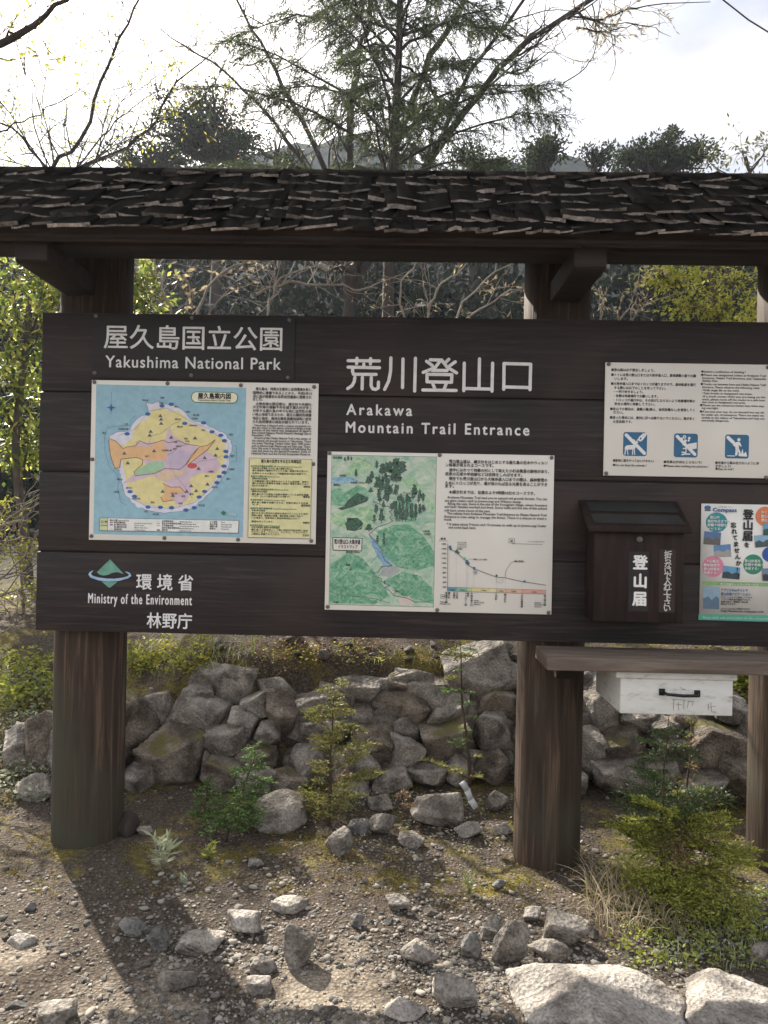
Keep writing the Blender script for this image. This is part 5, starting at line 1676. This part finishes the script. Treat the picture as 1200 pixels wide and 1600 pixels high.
def blades(mb, px0, px1, py0, py1, n, hgt, seed, ylim=None, curl=0.9, w_=0.004, bank=False):
    rng = np.random.default_rng(seed)
    for _ in range(n):
        px, py = rng.uniform(px0, px1), rng.uniform(py0, py1)
        g = ground_at(px, py)
        a = rng.uniform(0, 6.28)
        h = hgt * rng.uniform(0.45, 1.1)
        out = np.array([math.cos(a), math.sin(a), 0]) * h * curl * rng.uniform(0.3, 1.0)
        t = np.linspace(0, 1, 6)[:, None]
        mid = g + np.array([0, 0, h]) * (t * (1.55 - t * rng.uniform(0.55, 1.25))) + out * t ** 1.6
        s = unit(np.cross(out + 1e-6, [0, 0, 1])) * w_ * (1 - t ** 2 * 0.9) * 0.5
        v = np.concatenate([mid - s, mid + s])
        mb.add(v, [(i, i + 1, i + 7, i + 6) for i in range(5)])


mb = MB()
blades(mb, 915, 1065, 1370, 1470, 420, 0.17, 1, curl=1.5, w_=0.003)
tag(mb.build('grass_clump', L_DRY), 'tangled clump of dry straw coloured grass right of the middle post', 'grass clump')
mb = MB()
blades(mb, 195, 400, 1010, 1060, 150, 0.17, 2, curl=1.2, w_=0.004)
blades(mb, 560, 1000, 1015, 1045, 60, 0.10, 12, curl=0.9, w_=0.004)
blades(mb, 1010, 1200, 1400, 1520, 320, 0.07, 14, curl=0.8, w_=0.004)
blades(mb, 0, 80, 1080, 1250, 90, 0.10, 15, curl=0.9, w_=0.004)
tag(mb.build('grass', L_GRASS), kind='stuff')


def cover(name, mats, areas, seed):
    """low leafy ground cover and litter, one mass"""
    rng = np.random.default_rng(seed)
    mb = MB()
    for (px0, px1, py0, py1, n, hgt, ln, wd, mi) in areas:
        for _ in range(n):
            g = ground_at(rng.uniform(px0, px1), rng.uniform(py0, py1))
            m = int(rng.integers(4, 9))
            c = g + np.stack([rng.normal(0, 0.02, m), rng.normal(0, 0.02, m), rng.uniform(0, hgt, m)], 1)
            az = rng.uniform(0, 6.28, m)
            mb.leaves(c, np.stack([np.cos(az), np.sin(az), rng.uniform(-0.2, 0.8, m)], 1), ln * rng.uniform(0.6, 1.3, m), wd, rng, mi)
    tag(mb.build(name, mats), kind='stuff')


cover('undergrowth', [L_BRIGHT, L_BROWN, L_GREY, L_YELLOW], [
    (195, 330, 1015, 1060, 60, 0.07, 0.03, 0.013, 0), (195, 330, 1010, 1050, 60, 0.10, 0.035, 0.016, 3), (330, 520, 1005, 1060, 60, 0.04, 0.025, 0.010, 1), (400, 600, 1005, 1040, 80, 0.09, 0.022, 0.008, 1), (430, 800, 1005, 1050, 90, 0.02, 0.018, 0.009, 1), (400, 600, 1005, 1045, 50, 0.06, 0.022, 0.009, 3),
    (960, 1200, 1390, 1515, 260, 0.04, 0.02, 0.010, 0), (960, 1200, 1390, 1515, 150, 0.03, 0.016, 0.008, 2), (0, 85, 1060, 1260, 240, 0.10, 0.028, 0.012, 2), (0, 85, 1050, 1250, 200, 0.05, 0.025, 0.012, 1), (0, 80, 1040, 1120, 120, 0.14, 0.04, 0.018, 0),
    (560, 800, 1210, 1310, 70, 0.02, 0.02, 0.010, 1), (1140, 1200, 1050, 1100, 120, 0.15, 0.04, 0.018, 0), (380, 560, 1300, 1380, 60, 0.015, 0.014, 0.008, 1), (100, 900, 1240, 1420, 160, 0.006, 0.017, 0.008, 1), (100, 1100, 1400, 1600, 50, 0.004, 0.016, 0.007, 1), (440, 800, 1240, 1330, 60, 0.03, 0.02, 0.009, 2)], 5)


def moss():
    rng = np.random.default_rng(77)
    mb = MB()
    n = 0
    for (px0, px1, py0, py1, k) in [(200, 440, 1010, 1085, 5200), (420, 640, 1300, 1400, 2600), (680, 900, 1340, 1425, 2600), (190, 330, 1320, 1400, 1000), (440, 800, 1005, 1060, 3000), (0, 90, 1300, 1400, 900)]:
        for _ in range(k):
            px, py = rng.uniform(px0, px1), rng.uniform(py0, py1)
            if mnoise.noise(Vector((px * 0.02, py * 0.045, 1.0))) < rng.uniform(-0.25, 0.3):
                continue
            g = ground_at(px, py)
            c = g[None] + rng.normal(0, 0.006, (3, 3)) * np.array([1, 1, 0.2])
            d = np.stack([rng.normal(0, 0.6, 3), rng.normal(0, 0.6, 3), np.ones(3)], 1)
            mb.leaves(c, d, 0.011 * rng.uniform(0.6, 1.3, 3), 0.005, rng)
    tag(mb.build('moss', leafmat('moss_leaf', [(0.10, 0.085, 0.015), (0.17, 0.14, 0.03), (0.26, 0.20, 0.05)], 0.3)), kind='stuff')


moss()

# litter on the stones: a bent pale strip
p = at(722, 1222, 0.42)
mb = MB()
d = unit([0.05, -0.05, -0.09])
e = unit([0.6, 0.1, 0.4])
for k in range(3):
    a0, a1 = p + d * 0.045 * k + e * 0.006 * (k % 2), p + d * 0.045 * (k + 1) + e * 0.006 * ((k + 1) % 2)
    mb.add([a0 - e * 0.016, a0 + e * 0.016, a1 + e * 0.014, a1 - e * 0.014, a0 - e * 0.016 + [0, 0.006, 0], a0 + e * 0.016 + [0, 0.006, 0], a1 + e * 0.014 + [0, 0.006, 0], a1 - e * 0.014 + [0, 0.006, 0]],
           [(0, 1, 2, 3), (7, 6, 5, 4), (0, 4, 5, 1), (1, 5, 6, 2), (2, 6, 7, 3), (3, 7, 4, 0)])
tag(mb.build('litter_scrap', flat('pale_plastic', (0.36, 0.36, 0.36), 0.5)), 'bent pale grey scrap of litter lying above the split boulder', 'litter')
# stump of cut timber at the left post
g = ground_at(193, 1312)
o = rock('timber_stub', (g[0], g[1] + 0.06, g[2] + 0.05), (0.11, 0.10, 0.15), 55, M_DBARK, None, 3, rough=0.03, cuts=6)
tag(o, 'short dark timber stub beside the base of the left post', 'timber stub')

# ------------------------------------------------------------------ trees


def interp_path(pts, n):
    pts = np.asarray(pts, float)
    t = np.linspace(0, 1, len(pts))
    q = np.linspace(0, 1, n)
    out = np.stack([np.interp(q, t, pts[:, i]) for i in range(3)], 1)
    for _ in range(2):
        out[1:-1] = (out[:-2] + 2 * out[1:-1] + out[2:]) / 4
    return out


def grow(wd, lf, p, d, ln, r, rng, level, leaf, leaf_n, mi_leaf=0, wig=0.25, nseg=6, upb=0.1, sides=5):
    """a wandering twig that forks; buds or leaves gather at its end"""
    pts = [np.asarray(p, float)]
    d = unit(d)
    for k in range(nseg):
        d = unit(d + rng.normal(0, wig, 3) * 0.6 + np.array([0, 0, upb * 0.3]))
        pts.append(pts[-1] + d * ln / nseg)
    wd.tube(pts, np.linspace(r, r * 0.35, len(pts)), sides if r > 0.006 else 3, cap=False)
    if level > 0:
        for k in range(rng.integers(2, 5)):
            j = int(rng.integers(1, len(pts)))
            nd = unit(unit(pts[j] - pts[j - 1]) + rng.normal(0, 0.7, 3))
            grow(wd, lf, pts[j], nd, ln * rng.uniform(0.4, 0.7), max(0.0022, r * 0.6), rng, level - 1, leaf, leaf_n, mi_leaf, wig, max(3, nseg - 1), upb, sides)
    if level <= 1 and leaf_n:
        m = rng.poisson(leaf_n)
        if m:
            j = rng.integers(1, len(pts), m)
            P = np.asarray(pts)[j]
            dd = np.array([unit(pts[i] - pts[i - 1]) for i in j]) + rng.normal(0, 0.7, (m, 3))
            lf.leaves(P, dd, leaf[0] * rng.uniform(0.6, 1.3, m), leaf[1], rng, mi_leaf)


def limb(wd, lf, path_px, r0, r1, rng, n_tw, tw_len, leaf, leaf_n, level=2, dy=0.15, sides=7, n=16, upb=0.1):
    """path_px: [(px, py, depth y), ...]"""
    P = interp_path([at(a, b, c) for a, b, c in path_px], n)
    P[1:-1] += rng.normal(0, 0.012, (n - 2, 3)) * (1 + r0 * 10)
    wd.tube(P, np.linspace(r0, r1, n), sides)
    for k in range(n_tw):
        j = int(rng.integers(1, n - 1))
        d = unit(P[j + 1] - P[j])
        nd = unit(d * 0.7 + rng.normal(0, 0.6, 3))
        grow(wd, lf, P[j], nd, tw_len * rng.uniform(0.5, 1.2), max(0.0048, np.interp(j, [0, n], [r0, r1]) * 0.42), rng, level - 1, leaf, leaf_n, upb=upb)
    return P


# ---- bare deciduous tree at the left with its first leaves
rng = np.random.default_rng(41)
t_ = thing('young_leaf_tree', 'nearly bare tree with first yellow green leaves over the left roof end', 'tree')
wd, lf = MB(), MB()
Y = 8.5
limb(wd, lf, [(135, 1000, Y), (140, 700, Y), (120, 420, Y), (95, 300, Y)], 0.1225, 0.0788, rng, 0, 0.85, (0.066, 0.03), 0.00, n=12)
limb(wd, lf, [(95, 300, Y), (75, 258, Y), (130, 225, 8.3), (160, 120, 8.2), (185, 60, 8.1), (222, -10, 8.0)], 0.0380, 0.0142, rng, 16, 1.36, (0.066, 0.03), 1.05, 3)
limb(wd, lf, [(110, 300, Y), (120, 262, Y), (205, 230, 8.7), (245, 190, 8.8), (270, 130, 8.9), (340, 75, 9.0)], 0.0380, 0.0088, rng, 22, 1.36, (0.066, 0.03), 1.27, 3)
limb(wd, lf, [(100, 300, Y), (60, 250, Y), (30, 205, 8.4), (-30, 180, 8.3)], 0.0271, 0.0109, rng, 12, 1.19, (0.066, 0.03), 1.58, 3)
limb(wd, lf, [(-60, 250, 8.1), (0, 205, 8.1), (60, 180, 8.2), (140, 130, 8.3)], 0.0173, 0.0054, rng, 16, 1.02, (0.066, 0.03), 1.72, 3)
limb(wd, lf, [(120, 262, Y), (170, 200, 8.7), (215, 160, 8.8), (280, 125, 8.9)], 0.0152, 0.0044, rng, 12, 0.85, (0.066, 0.03), 1.35, 3)
limb(wd, lf, [(240, 195, 8.8), (300, 170, 8.9), (340, 125, 9.0), (360, 70, 9.1)], 0.0129, 0.0044, rng, 12, 0.85, (0.066, 0.03), 1.35, 3)
wd.build('trunk', M_DBARK, t_)
lf.build('leaf_cluster', L_YELLOW, t_)
rng = np.random.default_rng(43)
t_ = thing('bare_limb_tree', 'thick bare limb of a tree reaching in at the top left corner', 'tree')
wd, lf = MB(), MB()
limb(wd, lf, [(-1400, 1040, 2.2), (-1250, 500, 2.2), (-500, 190, 2.1), (-60, 98, 2.0), (0, 66, 2.0), (60, 35, 2.0), (125, -12, 2.0)], 0.06, 0.010, rng, 0, 0.6, (0.05, 0.022), 0, n=22)
limb(wd, lf, [(-60, 98, 2.0), (0, 66, 2.0), (60, 35, 2.0)], 0.012, 0.006, rng, 9, 0.45, (0.05, 0.022), 4)
wd.build('trunk', M_DBARK, t_)
lf.build('leaf_cluster', L_YELLOW, t_)

# ---- many-stemmed bare tree behind the conifer
rng = np.random.default_rng(44)
t_ = thing('many_stemmed_tree', 'bare tree with several slanting stems rising behind the conifer', 'tree')
wd, lf = MB(), MB()
Y = 12.0
bud = (0.085, 0.024)
limb(wd, lf, [(535, 1000, Y), (538, 600, Y), (545, 480, Y), (556, 400, Y)], 0.145, 0.109, rng, 0, 1.50, bud, 0, n=10)
limb(wd, lf, [(545, 490, Y), (546, 330, Y), (545, 180, Y), (560, 90, Y), (588, -10, Y)], 0.080, 0.065, rng, 8, 1.80, bud, 1.5, 3)
limb(wd, lf, [(550, 480, Y), (600, 280, Y), (645, 150, 11.8), (690, 60, 11.7), (732, -10, 11.6)], 0.087, 0.051, rng, 10, 1.80, bud, 1.5, 3)
limb(wd, lf, [(555, 440, Y), (660, 270, 11.9), (735, 110, 11.7), (825, -10, 11.5)], 0.065, 0.029, rng, 10, 1.50, bud, 1.5, 3)
limb(wd, lf, [(556, 420, Y), (690, 220, 11.7), (800, 85, 11.5), (840, 52, 11.4), (932, -6, 11.3)], 0.080, 0.043, rng, 8, 1.35, bud, 1.5, 3)
limb(wd, lf, [(895, 18, 11.3), (910, 25, 11.3), (940, 35, 11.3), (975, 15, 11.3), (1000, 8, 11.3), (1110, 3, 11.3)], 0.032, 0.006, rng, 14, 0.68, (0.11, 0.028), 3.5, 2)
limb(wd, lf, [(900, 45, 11.3), (950, 50, 11.3), (985, 40, 11.3), (1000, 35, 11.3)], 0.017, 0.004, rng, 10, 0.45, (0.11, 0.028), 3.5, 2)
limb(wd, lf, [(880, 130, 11.4), (920, 105, 11.4), (935, 60, 11.3), (935, 40, 11.3)], 0.012, 0.006, rng, 6, 0.68, (0.09, 0.025), 2, 2)
limb(wd, lf, [(556, 400, Y), (500, 240, 12.0), (430, 110, 12.1), (370, 0, 12.1)], 0.065, 0.023, rng, 16, 1.65, bud, 1.2, 3)
limb(wd, lf, [(530, 330, Y), (430, 190, 12.0), (350, 110, 12.1), (250, 45, 12.1)], 0.043, 0.012, rng, 16, 1.35, bud, 1.2, 3)
wd.build('trunk', M_DBARK, t_)
lf.build('buds', L_BUD, t_)

# ---- the drooping conifer over the middle of the roof


def conifer():
    rng = np.random.default_rng(47)
    t_ = thing('drooping_conifer', 'feathery drooping conifer rising above the middle of the roof', 'tree')
    wd, lf = MB(), MB()
    Y = 9.0
    trunk = interp_path([at(600, 1000, Y), at(604, 700, Y), at(606, 450, Y), at(613, 262, Y), at(622, 120, Y), at(625, 0, Y), at(628, -160, Y), at(630, -330, Y)], 26)
    wd.tube(trunk, np.linspace(0.12, 0.02, 26), 8)
    zt = trunk[:, 2]

    def on_trunk(z):
        return np.array([np.interp(z, zt, trunk[:, i]) for i in range(3)])

    n = 0
    brs = []
    # (z of the foot, azimuth, length, rise)
    z0, z1 = at(610, 345, Y)[2], zt[-1] - 0.3
    for k in range(66):
        t = (k + rng.random()) / 66
        z = z0 + (z1 - z0) * t
        az = k * 2.399 + rng.normal(0, 0.3)
        ln = 3.5 * (1 - 0.45 * t) * rng.uniform(0.55, 1.05)
        if math.sin(az) < -0.3:
            ln *= 0.75
        ln *= 1.0 - 0.17 * math.cos(az)
        brs.append((z, az, ln, rng.uniform(0.35, 0.8)))
    for z, az, ln, rise in brs:
        p = on_trunk(z)
        m = 9
        t = np.linspace(0, 1, m)
        d = np.array([math.cos(az), math.sin(az), 0])
        P = p[None] + d[None] * (ln * t)[:, None] + np.array([0, 0, 1])[None] * (ln * (rise * t - 0.35 * t ** 2.2))[:, None]
        P[1:] += rng.normal(0, 0.02, (m - 1, 3))
        wd.tube(P, np.linspace(0.028, 0.006, m), 5, cap=False)
        ntw = int(24 * ln / 1.6) + 5
        for q in range(ntw):
            u = rng.uniform(0.22, 1.0)
            j = min(m - 2, int(u * (m - 1)))
            b = P[j] + (P[j + 1] - P[j]) * (u * (m - 1) - j)
            s = rng.choice([-1, 1])
            side = np.array([-math.sin(az), math.cos(az), 0]) * s
            td = unit(d * rng.uniform(0.2, 0.9) + side * rng.uniform(0.3, 1.0) + np.array([0, 0, rng.uniform(-0.25, 0.35)]))
            tl = rng.uniform(0.32, 0.72) * (1.15 - 0.5 * u)
            k2 = 8
            tt = np.linspace(0, 1, k2)
            T = b[None] + td[None] * (tl * tt)[:, None] - np.array([0, 0, 1])[None] * (tl * 0.55 * tt ** 2)[:, None]
            wd.tube(T[[0, 3, 7]], [0.006, 0.004, 0.003], 3, cap=False)
            # thin hanging needle strands along the twiglet
            mm = int(20 + tl * 42)
            uu = rng.uniform(0.1, 1, mm)
            C = np.stack([np.interp(uu, tt, T[:, i]) for i in range(3)], 1)
            dd = td[None] * rng.uniform(0.2, 0.9, (mm, 1)) + rng.normal(0, 0.45, (mm, 3)) + np.array([0, 0, -0.45])
            lf.leaves(C, dd, rng.uniform(0.08, 0.17, mm), 0.0125, rng)
    wd.build('trunk', M_DBARK, t_)
    lf.build('crown', L_NEED, t_)


conifer()


# ---- leafy shrubs and small trees
def leafy(name, label, cat, clumps, seed, mat, leaf, n, trunk=None, bark=None, r=0.03, twig=0.5, crown_name='crown'):
    """clumps: [(px, py, depth, rx, ry (in m))] ; trunk: path of (px, py, y)"""
    rng = np.random.default_rng(seed)
    t_ = thing(name, label, cat)
    wd, lf = MB(), MB()
    base = None
    if trunk:
        P = interp_path([at(*q) for q in trunk], 14)
        wd.tube(P, np.linspace(r, r * 0.45, 14), 7)
        base = P
    for (px, py, y, rx, rz) in clumps:
        c = at(px, py, y)
        if base is not None:
            d2 = np.sum((base - c) ** 2, 1)
            s = base[max(0, int(np.argmin(d2)) - 2)]
            mid = (s + c) / 2 + rng.normal(0, 0.06, 3)
            wd.tube(interp_path([s, mid, c], 7), np.linspace(r * 0.4, r * 0.12, 7), 5, cap=False)
        for k in range(n):
            tip = c + rng.normal(0, 1, 3) * np.array([rx, rx, rz]) * 0.55
            if rng.random() < twig:
                wd.tube([c + (tip - c) * 0.1, (c + tip) / 2 + rng.normal(0, 0.02, 3), tip], [r * 0.1, r * 0.07, r * 0.04], 3, cap=False)
            m = int(rng.integers(4, 8))
            C = tip[None] + rng.normal(0, leaf[0] * 0.5, (m, 3))
            dd = unit(tip - c)[None] * 0.7 + rng.normal(0, 0.6, (m, 3)) + np.array([0, 0, -0.15])
            lf.leaves(C, dd, leaf[0] * rng.uniform(0.6, 1.25, m), leaf[1], rng, nrm=np.array([0, -0.2, 1.0])[None])
    if wd.n:
        wd.build('trunk', bark or M_BARK, t_)
    lf.build(crown_name, mat, t_)
    return t_


leafy('broadleaf_shrub', 'tall sunlit broadleaf shrub filling the gap left of the board', 'shrub', [(20, 430, 3.9, 0.30, 0.24), (70, 430, 4.1, 0.30, 0.24), (10, 520, 3.8, 0.3, 0.3), (60, 520, 4.0, 0.28, 0.3), (-20, 600, 3.8, 0.3, 0.3), (30, 610, 3.9, 0.3, 0.3), (10, 700, 3.9, 0.3, 0.24), (45, 690, 4.1, 0.24, 0.24), (90, 470, 4.3, 0.3, 0.3), (-10, 440, 4.5, 0.45, 0.4), (60, 600, 4.4, 0.35, 0.35)], 61, L_BROAD, (0.092, 0.040), 50,
      [(52, 1045, 3.9), (45, 900, 3.9), (35, 800, 3.9), (18, 700, 3.9), (40, 560, 3.9), (45, 470, 4.0)], M_BARK, 0.055)
leafy('broadleaf_shrub', 'bright broadleaf shrub peeping out right of the left post', 'shrub', [(205, 420, 6.6, 0.30, 0.26), (228, 470, 6.7, 0.32, 0.26), (190, 490, 6.6, 0.36, 0.36), (150, 440, 6.6, 0.4, 0.4), (215, 445, 6.6, 0.26, 0.26)], 62, L_BROAD, (0.115, 0.05), 50, [(180, 1000, 6.7), (185, 700, 6.7), (195, 450, 6.7)], M_BARK, 0.05)
leafy('yellow_green_tree', 'bright yellow green small tree seen between the middle post and right edge', 'tree', [(1060, 440, 3.4, 0.24, 0.10), (1030, 430, 3.4, 0.14, 0.07), (1110, 425, 3.6, 0.28, 0.12), (1150, 440, 3.4, 0.24, 0.2), (1085, 480, 3.3, 0.22, 0.10), (1130, 485, 3.4, 0.26, 0.12), (1180, 490, 3.5, 0.2, 0.2), (1160, 520, 3.4, 0.3, 0.2), (1100, 530, 3.4, 0.3, 0.2)], 63, L_YELLOW, (0.052, 0.022), 60, [(1150, 1000, 3.5), (1145, 700, 3.5), (1120, 480, 3.5), (1105, 410, 3.6)], M_BARK, 0.04)
leafy('sprig_tree', 'thin pale leafed tree top at the right end of the roof ridge', 'tree', [(1110, 255, 4.2, 0.2, 0.1), (1160, 235, 4.4, 0.3, 0.14), (1190, 245, 4.4, 0.25, 0.15), (1200, 225, 4.4, 0.2, 0.12)], 64, leafmat('pale_leaf', [(0.16, 0.17, 0.07), (0.26, 0.25, 0.11)], 0.45), (0.07, 0.022), 16, [(1210, 900, 4.4), (1205, 500, 4.4), (1180, 300, 4.4), (1165, 245, 4.4)], M_BARK, 0.03)

# ---- twigs and buds showing in the gap under the roof
rng = np.random.default_rng(66)
t_ = thing('bare_shrub', 'bare pale twigged shrub in bud seen between the two left posts', 'shrub')
wd, lf = MB(), MB()
limb(wd, lf, [(330, 1000, 3.0), (330, 700, 3.0), (300, 490, 3.0), (340, 420, 3.0), (420, 400, 3.1)], 0.022, 0.006, rng, 10, 0.5, (0.03, 0.012), 1)
limb(wd, lf, [(400, 460, 3.2), (450, 440, 3.2), (530, 445, 3.3), (590, 450, 3.3)], 0.014, 0.007, rng, 12, 0.5, (0.03, 0.012), 1)
limb(wd, lf, [(330, 700, 3.0), (420, 500, 3.1), (430, 430, 3.2), (520, 415, 3.3)], 0.014, 0.004, rng, 10, 0.5, (0.03, 0.012), 1)
limb(wd, lf, [(330, 800, 3.0), (270, 520, 3.0), (250, 430, 3.0), (230, 390, 3.0)], 0.014, 0.004, rng, 10, 0.5, (0.03, 0.012), 1)
limb(wd, lf, [(300, 480, 3.0), (290, 420, 3.0), (380, 400, 3.0)], 0.01, 0.003, rng, 12, 0.35, (0.05, 0.024), 2.5)
wd.build('stem', M_TWIG, t_)
lf.build('buds', [L_BUD], t_)
t_ = thing('bare_shrub', 'budding bare shrub with upright buds seen just left of the middle post', 'shrub')
wd, lf = MB(), MB()
for q in [[(680, 1000, 3.3), (690, 700, 3.3), (700, 500, 3.3), (760, 430, 3.3), (830, 400, 3.3)], [(690, 700, 3.3), (720, 500, 3.2), (770, 470, 3.2), (830, 440, 3.2)], [(690, 700, 3.3), (660, 500, 3.4), (690, 440, 3.4), (740, 405, 3.4)], [(690, 700, 3.3), (640, 520, 3.4), (620, 450, 3.4), (660, 400, 3.4)]]:
    limb(wd, lf, q, 0.016, 0.004, rng, 12, 0.45, (0.045, 0.014), 2.2)
wd.build('stem', M_TWIG, t_)
lf.build('buds', L_BUD, t_)
t_ = thing('bare_shrub', 'sparse bud tipped twigs seen right of the middle post', 'shrub')
wd, lf = MB(), MB()
for q in [[(960, 1000, 3.0), (965, 700, 3.0), (960, 500, 3.0), (1000, 480, 3.0), (1075, 455, 3.0)], [(965, 700, 3.0), (940, 520, 3.0), (935, 450, 3.0)], [(965, 700, 3.0), (990, 500, 3.0), (995, 440, 3.0)]]:
    limb(wd, lf, q, 0.013, 0.003, rng, 7, 0.3, (0.045, 0.014), 4)
wd.build('stem', M_TWIG, t_)
lf.build('buds', L_BUD, t_)
# tangle of pale bare stems low at the left edge
rng = np.random.default_rng(68)
t_ = thing('bare_shrub', 'tangle of pale bare stems at the left edge below the green leaves', 'shrub')
wd, lf = MB(), MB()
for k in range(16):
    y0 = rng.uniform(1.2, 2.3)
    a = (rng.uniform(-120, -20), rng.uniform(820, 1000), y0)
    b = (rng.uniform(60, 150), rng.uniform(740, 960), y0 + rng.uniform(-0.2, 0.4))
    limb(wd, lf, [a, ((a[0] + b[0]) / 2, (a[1] + b[1]) / 2 + rng.uniform(-40, 40), y0), b], rng.uniform(0.004, 0.010), 0.003, rng, 3, 0.3, (0.03, 0.012), 2, 2)
wd.build('stem', M_TWIG, t_)
lf.build('leaf_cluster', L_YELLOW, t_)
leafy('leafy_bush', 'low yellow green bush behind the lower left corner of the board', 'bush', [(20, 850, 2.2, 0.18, 0.06), (50, 870, 2.3, 0.18, 0.06), (40, 930, 2.3, 0.18, 0.06), (10, 800, 2.4, 0.18, 0.08), (80, 910, 2.4, 0.2, 0.08)], 69, L_YELLOW, (0.045, 0.02), 26, [(40, 1040, 2.4), (35, 930, 2.4), (30, 850, 2.4)], M_TWIG, 0.014)


# ---- trees standing beyond
def far_tree(label, px, py, wpx, hpx, y, seed, clumps, foot=None, mat=None, n=58, leaf=0.12):
    rng = np.random.default_rng(seed)
    s = (y - EYE[1]) / FPX
    t_ = thing('forest_tree', label, 'tree', 'forest trees beyond the roof')
    wd, lf = MB(), MB()
    top = at(px, py - hpx * 0.45, y)
    base = np.array([top[0] + rng.normal(0, 0.3), y, height(top[0], y) - 0.3])
    P = interp_path([base, (base + top) / 2 + rng.normal(0, 0.15, 3), top], 12)
    wd.tube(P, np.linspace(0.26, 0.05, 12), 7)
    subs = [(rng.uniform(-0.36, 0.36), rng.uniform(-0.35, 0.35), rng.uniform(0.12, 0.24)) for _ in range(7)] + [(rng.uniform(-0.1, 0.1), 0.36, 0.13)]
    for k in range(int(clumps * 2.4)):
        sx_, sz_, sr_ = subs[int(rng.integers(0, len(subs)))]
        c = at(px, py, y) + np.array([(sx_ + rng.normal(0, sr_ * 0.55)) * wpx * s, rng.normal(0, 0.22) * wpx * s, (sz_ * (1 - 0.9 * abs(sx_)) + rng.normal(0, sr_ * 0.45)) * hpx * s])
        j = int(np.argmin(np.abs(P[:, 2] - c[2] + 0.5)))
        wd.tube([P[j], (P[j] + c) / 2 + rng.normal(0, 0.1, 3), c], [0.06, 0.04, 0.02], 4, cap=False)
        R = rng.uniform(0.16, 0.48) * min(1.3, max(0.75, wpx * s / 3.0))
        q = rng.normal(size=(n, 3))
        q /= np.linalg.norm(q, axis=1)[:, None]
        C = c + q * R * np.array([1.5, 1.4, 0.5]) * rng.uniform(0.3, 1, (n, 1))
        lf.leaves(C, q + rng.normal(0, 0.5, (n, 3)), leaf * rng.uniform(0.6, 1.3, n), leaf * 0.55, rng)
    wd.build('trunk', M_DBARK, t_)
    lf.build('crown', mat or L_FAR, t_)


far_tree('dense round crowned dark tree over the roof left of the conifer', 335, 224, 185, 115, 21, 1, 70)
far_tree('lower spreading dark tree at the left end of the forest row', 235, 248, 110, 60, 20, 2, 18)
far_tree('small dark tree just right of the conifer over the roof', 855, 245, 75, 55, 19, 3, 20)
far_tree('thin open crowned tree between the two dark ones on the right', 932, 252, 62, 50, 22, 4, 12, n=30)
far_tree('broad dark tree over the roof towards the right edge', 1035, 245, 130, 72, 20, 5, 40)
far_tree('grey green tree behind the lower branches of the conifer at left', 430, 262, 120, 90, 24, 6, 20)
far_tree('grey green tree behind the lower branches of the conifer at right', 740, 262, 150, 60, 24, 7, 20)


def forest():
    rng = np.random.default_rng(91)
    mb = MB()
    n = 0
    for k in range(950):
        y = 8.5 + 23 * rng.random() ** 1.15
        x = rng.uniform(-1, 1) * (y + 3.3) * 0.75
        z = height(x, y)
        R = rng.uniform(0.5, 1.1) * (0.55 + y / 30)
        hh = rng.uniform(1.0, 2.8) * (0.7 + y / 45)
        m = 46
        q = rng.normal(size=(m, 3))
        q /= np.linalg.norm(q, axis=1)[:, None]
        C = np.array([x, y, z + hh * 0.55]) + q * np.array([R, R, hh * 0.6]) * rng.uniform(0.5, 1, (m, 1))
        ls = 0.10 + 0.009 * y
        mb.leaves(C, q + rng.normal(0, 0.6, (m, 3)), ls * rng.uniform(0.7, 1.4, m), ls * 0.6, rng)
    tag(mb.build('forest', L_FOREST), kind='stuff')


forest()

# ---- overhead cable
mb = MB()
a, b = at(1060, -60, 7.0), at(1290, 100, 6.2)
pts = [a + (b - a) * t - np.array([0, 0, 0.12]) * (4 * t * (1 - t)) for t in np.linspace(-1.5, 2.5, 13)]
mb.tube(pts, 0.010, 6)
tag(mb.build('overhead_cable', M_BLACK), 'black overhead cable crossing the top right corner of the sky', 'cable')

# ------------------------------------------------------------------ the air between here and the hills
mb = MB()
mb.box(-230, 230, -180, 240, -3.0, 60.0)
m = bpy.data.materials.new('haze')
m.use_nodes = True
m.node_tree.nodes.clear()
vo = m.node_tree.nodes.new('ShaderNodeVolumePrincipled')
vo.inputs['Color'].default_value = (0.82, 0.88, 1.0, 1)
vo.inputs['Density'].default_value = 0.0006
vo.inputs['Anisotropy'].default_value = 0.35
ou = m.node_tree.nodes.new('ShaderNodeOutputMaterial')
m.node_tree.links.new(vo.outputs['Volume'], ou.inputs['Volume'])
tag(mb.build('haze', m), kind='stuff')
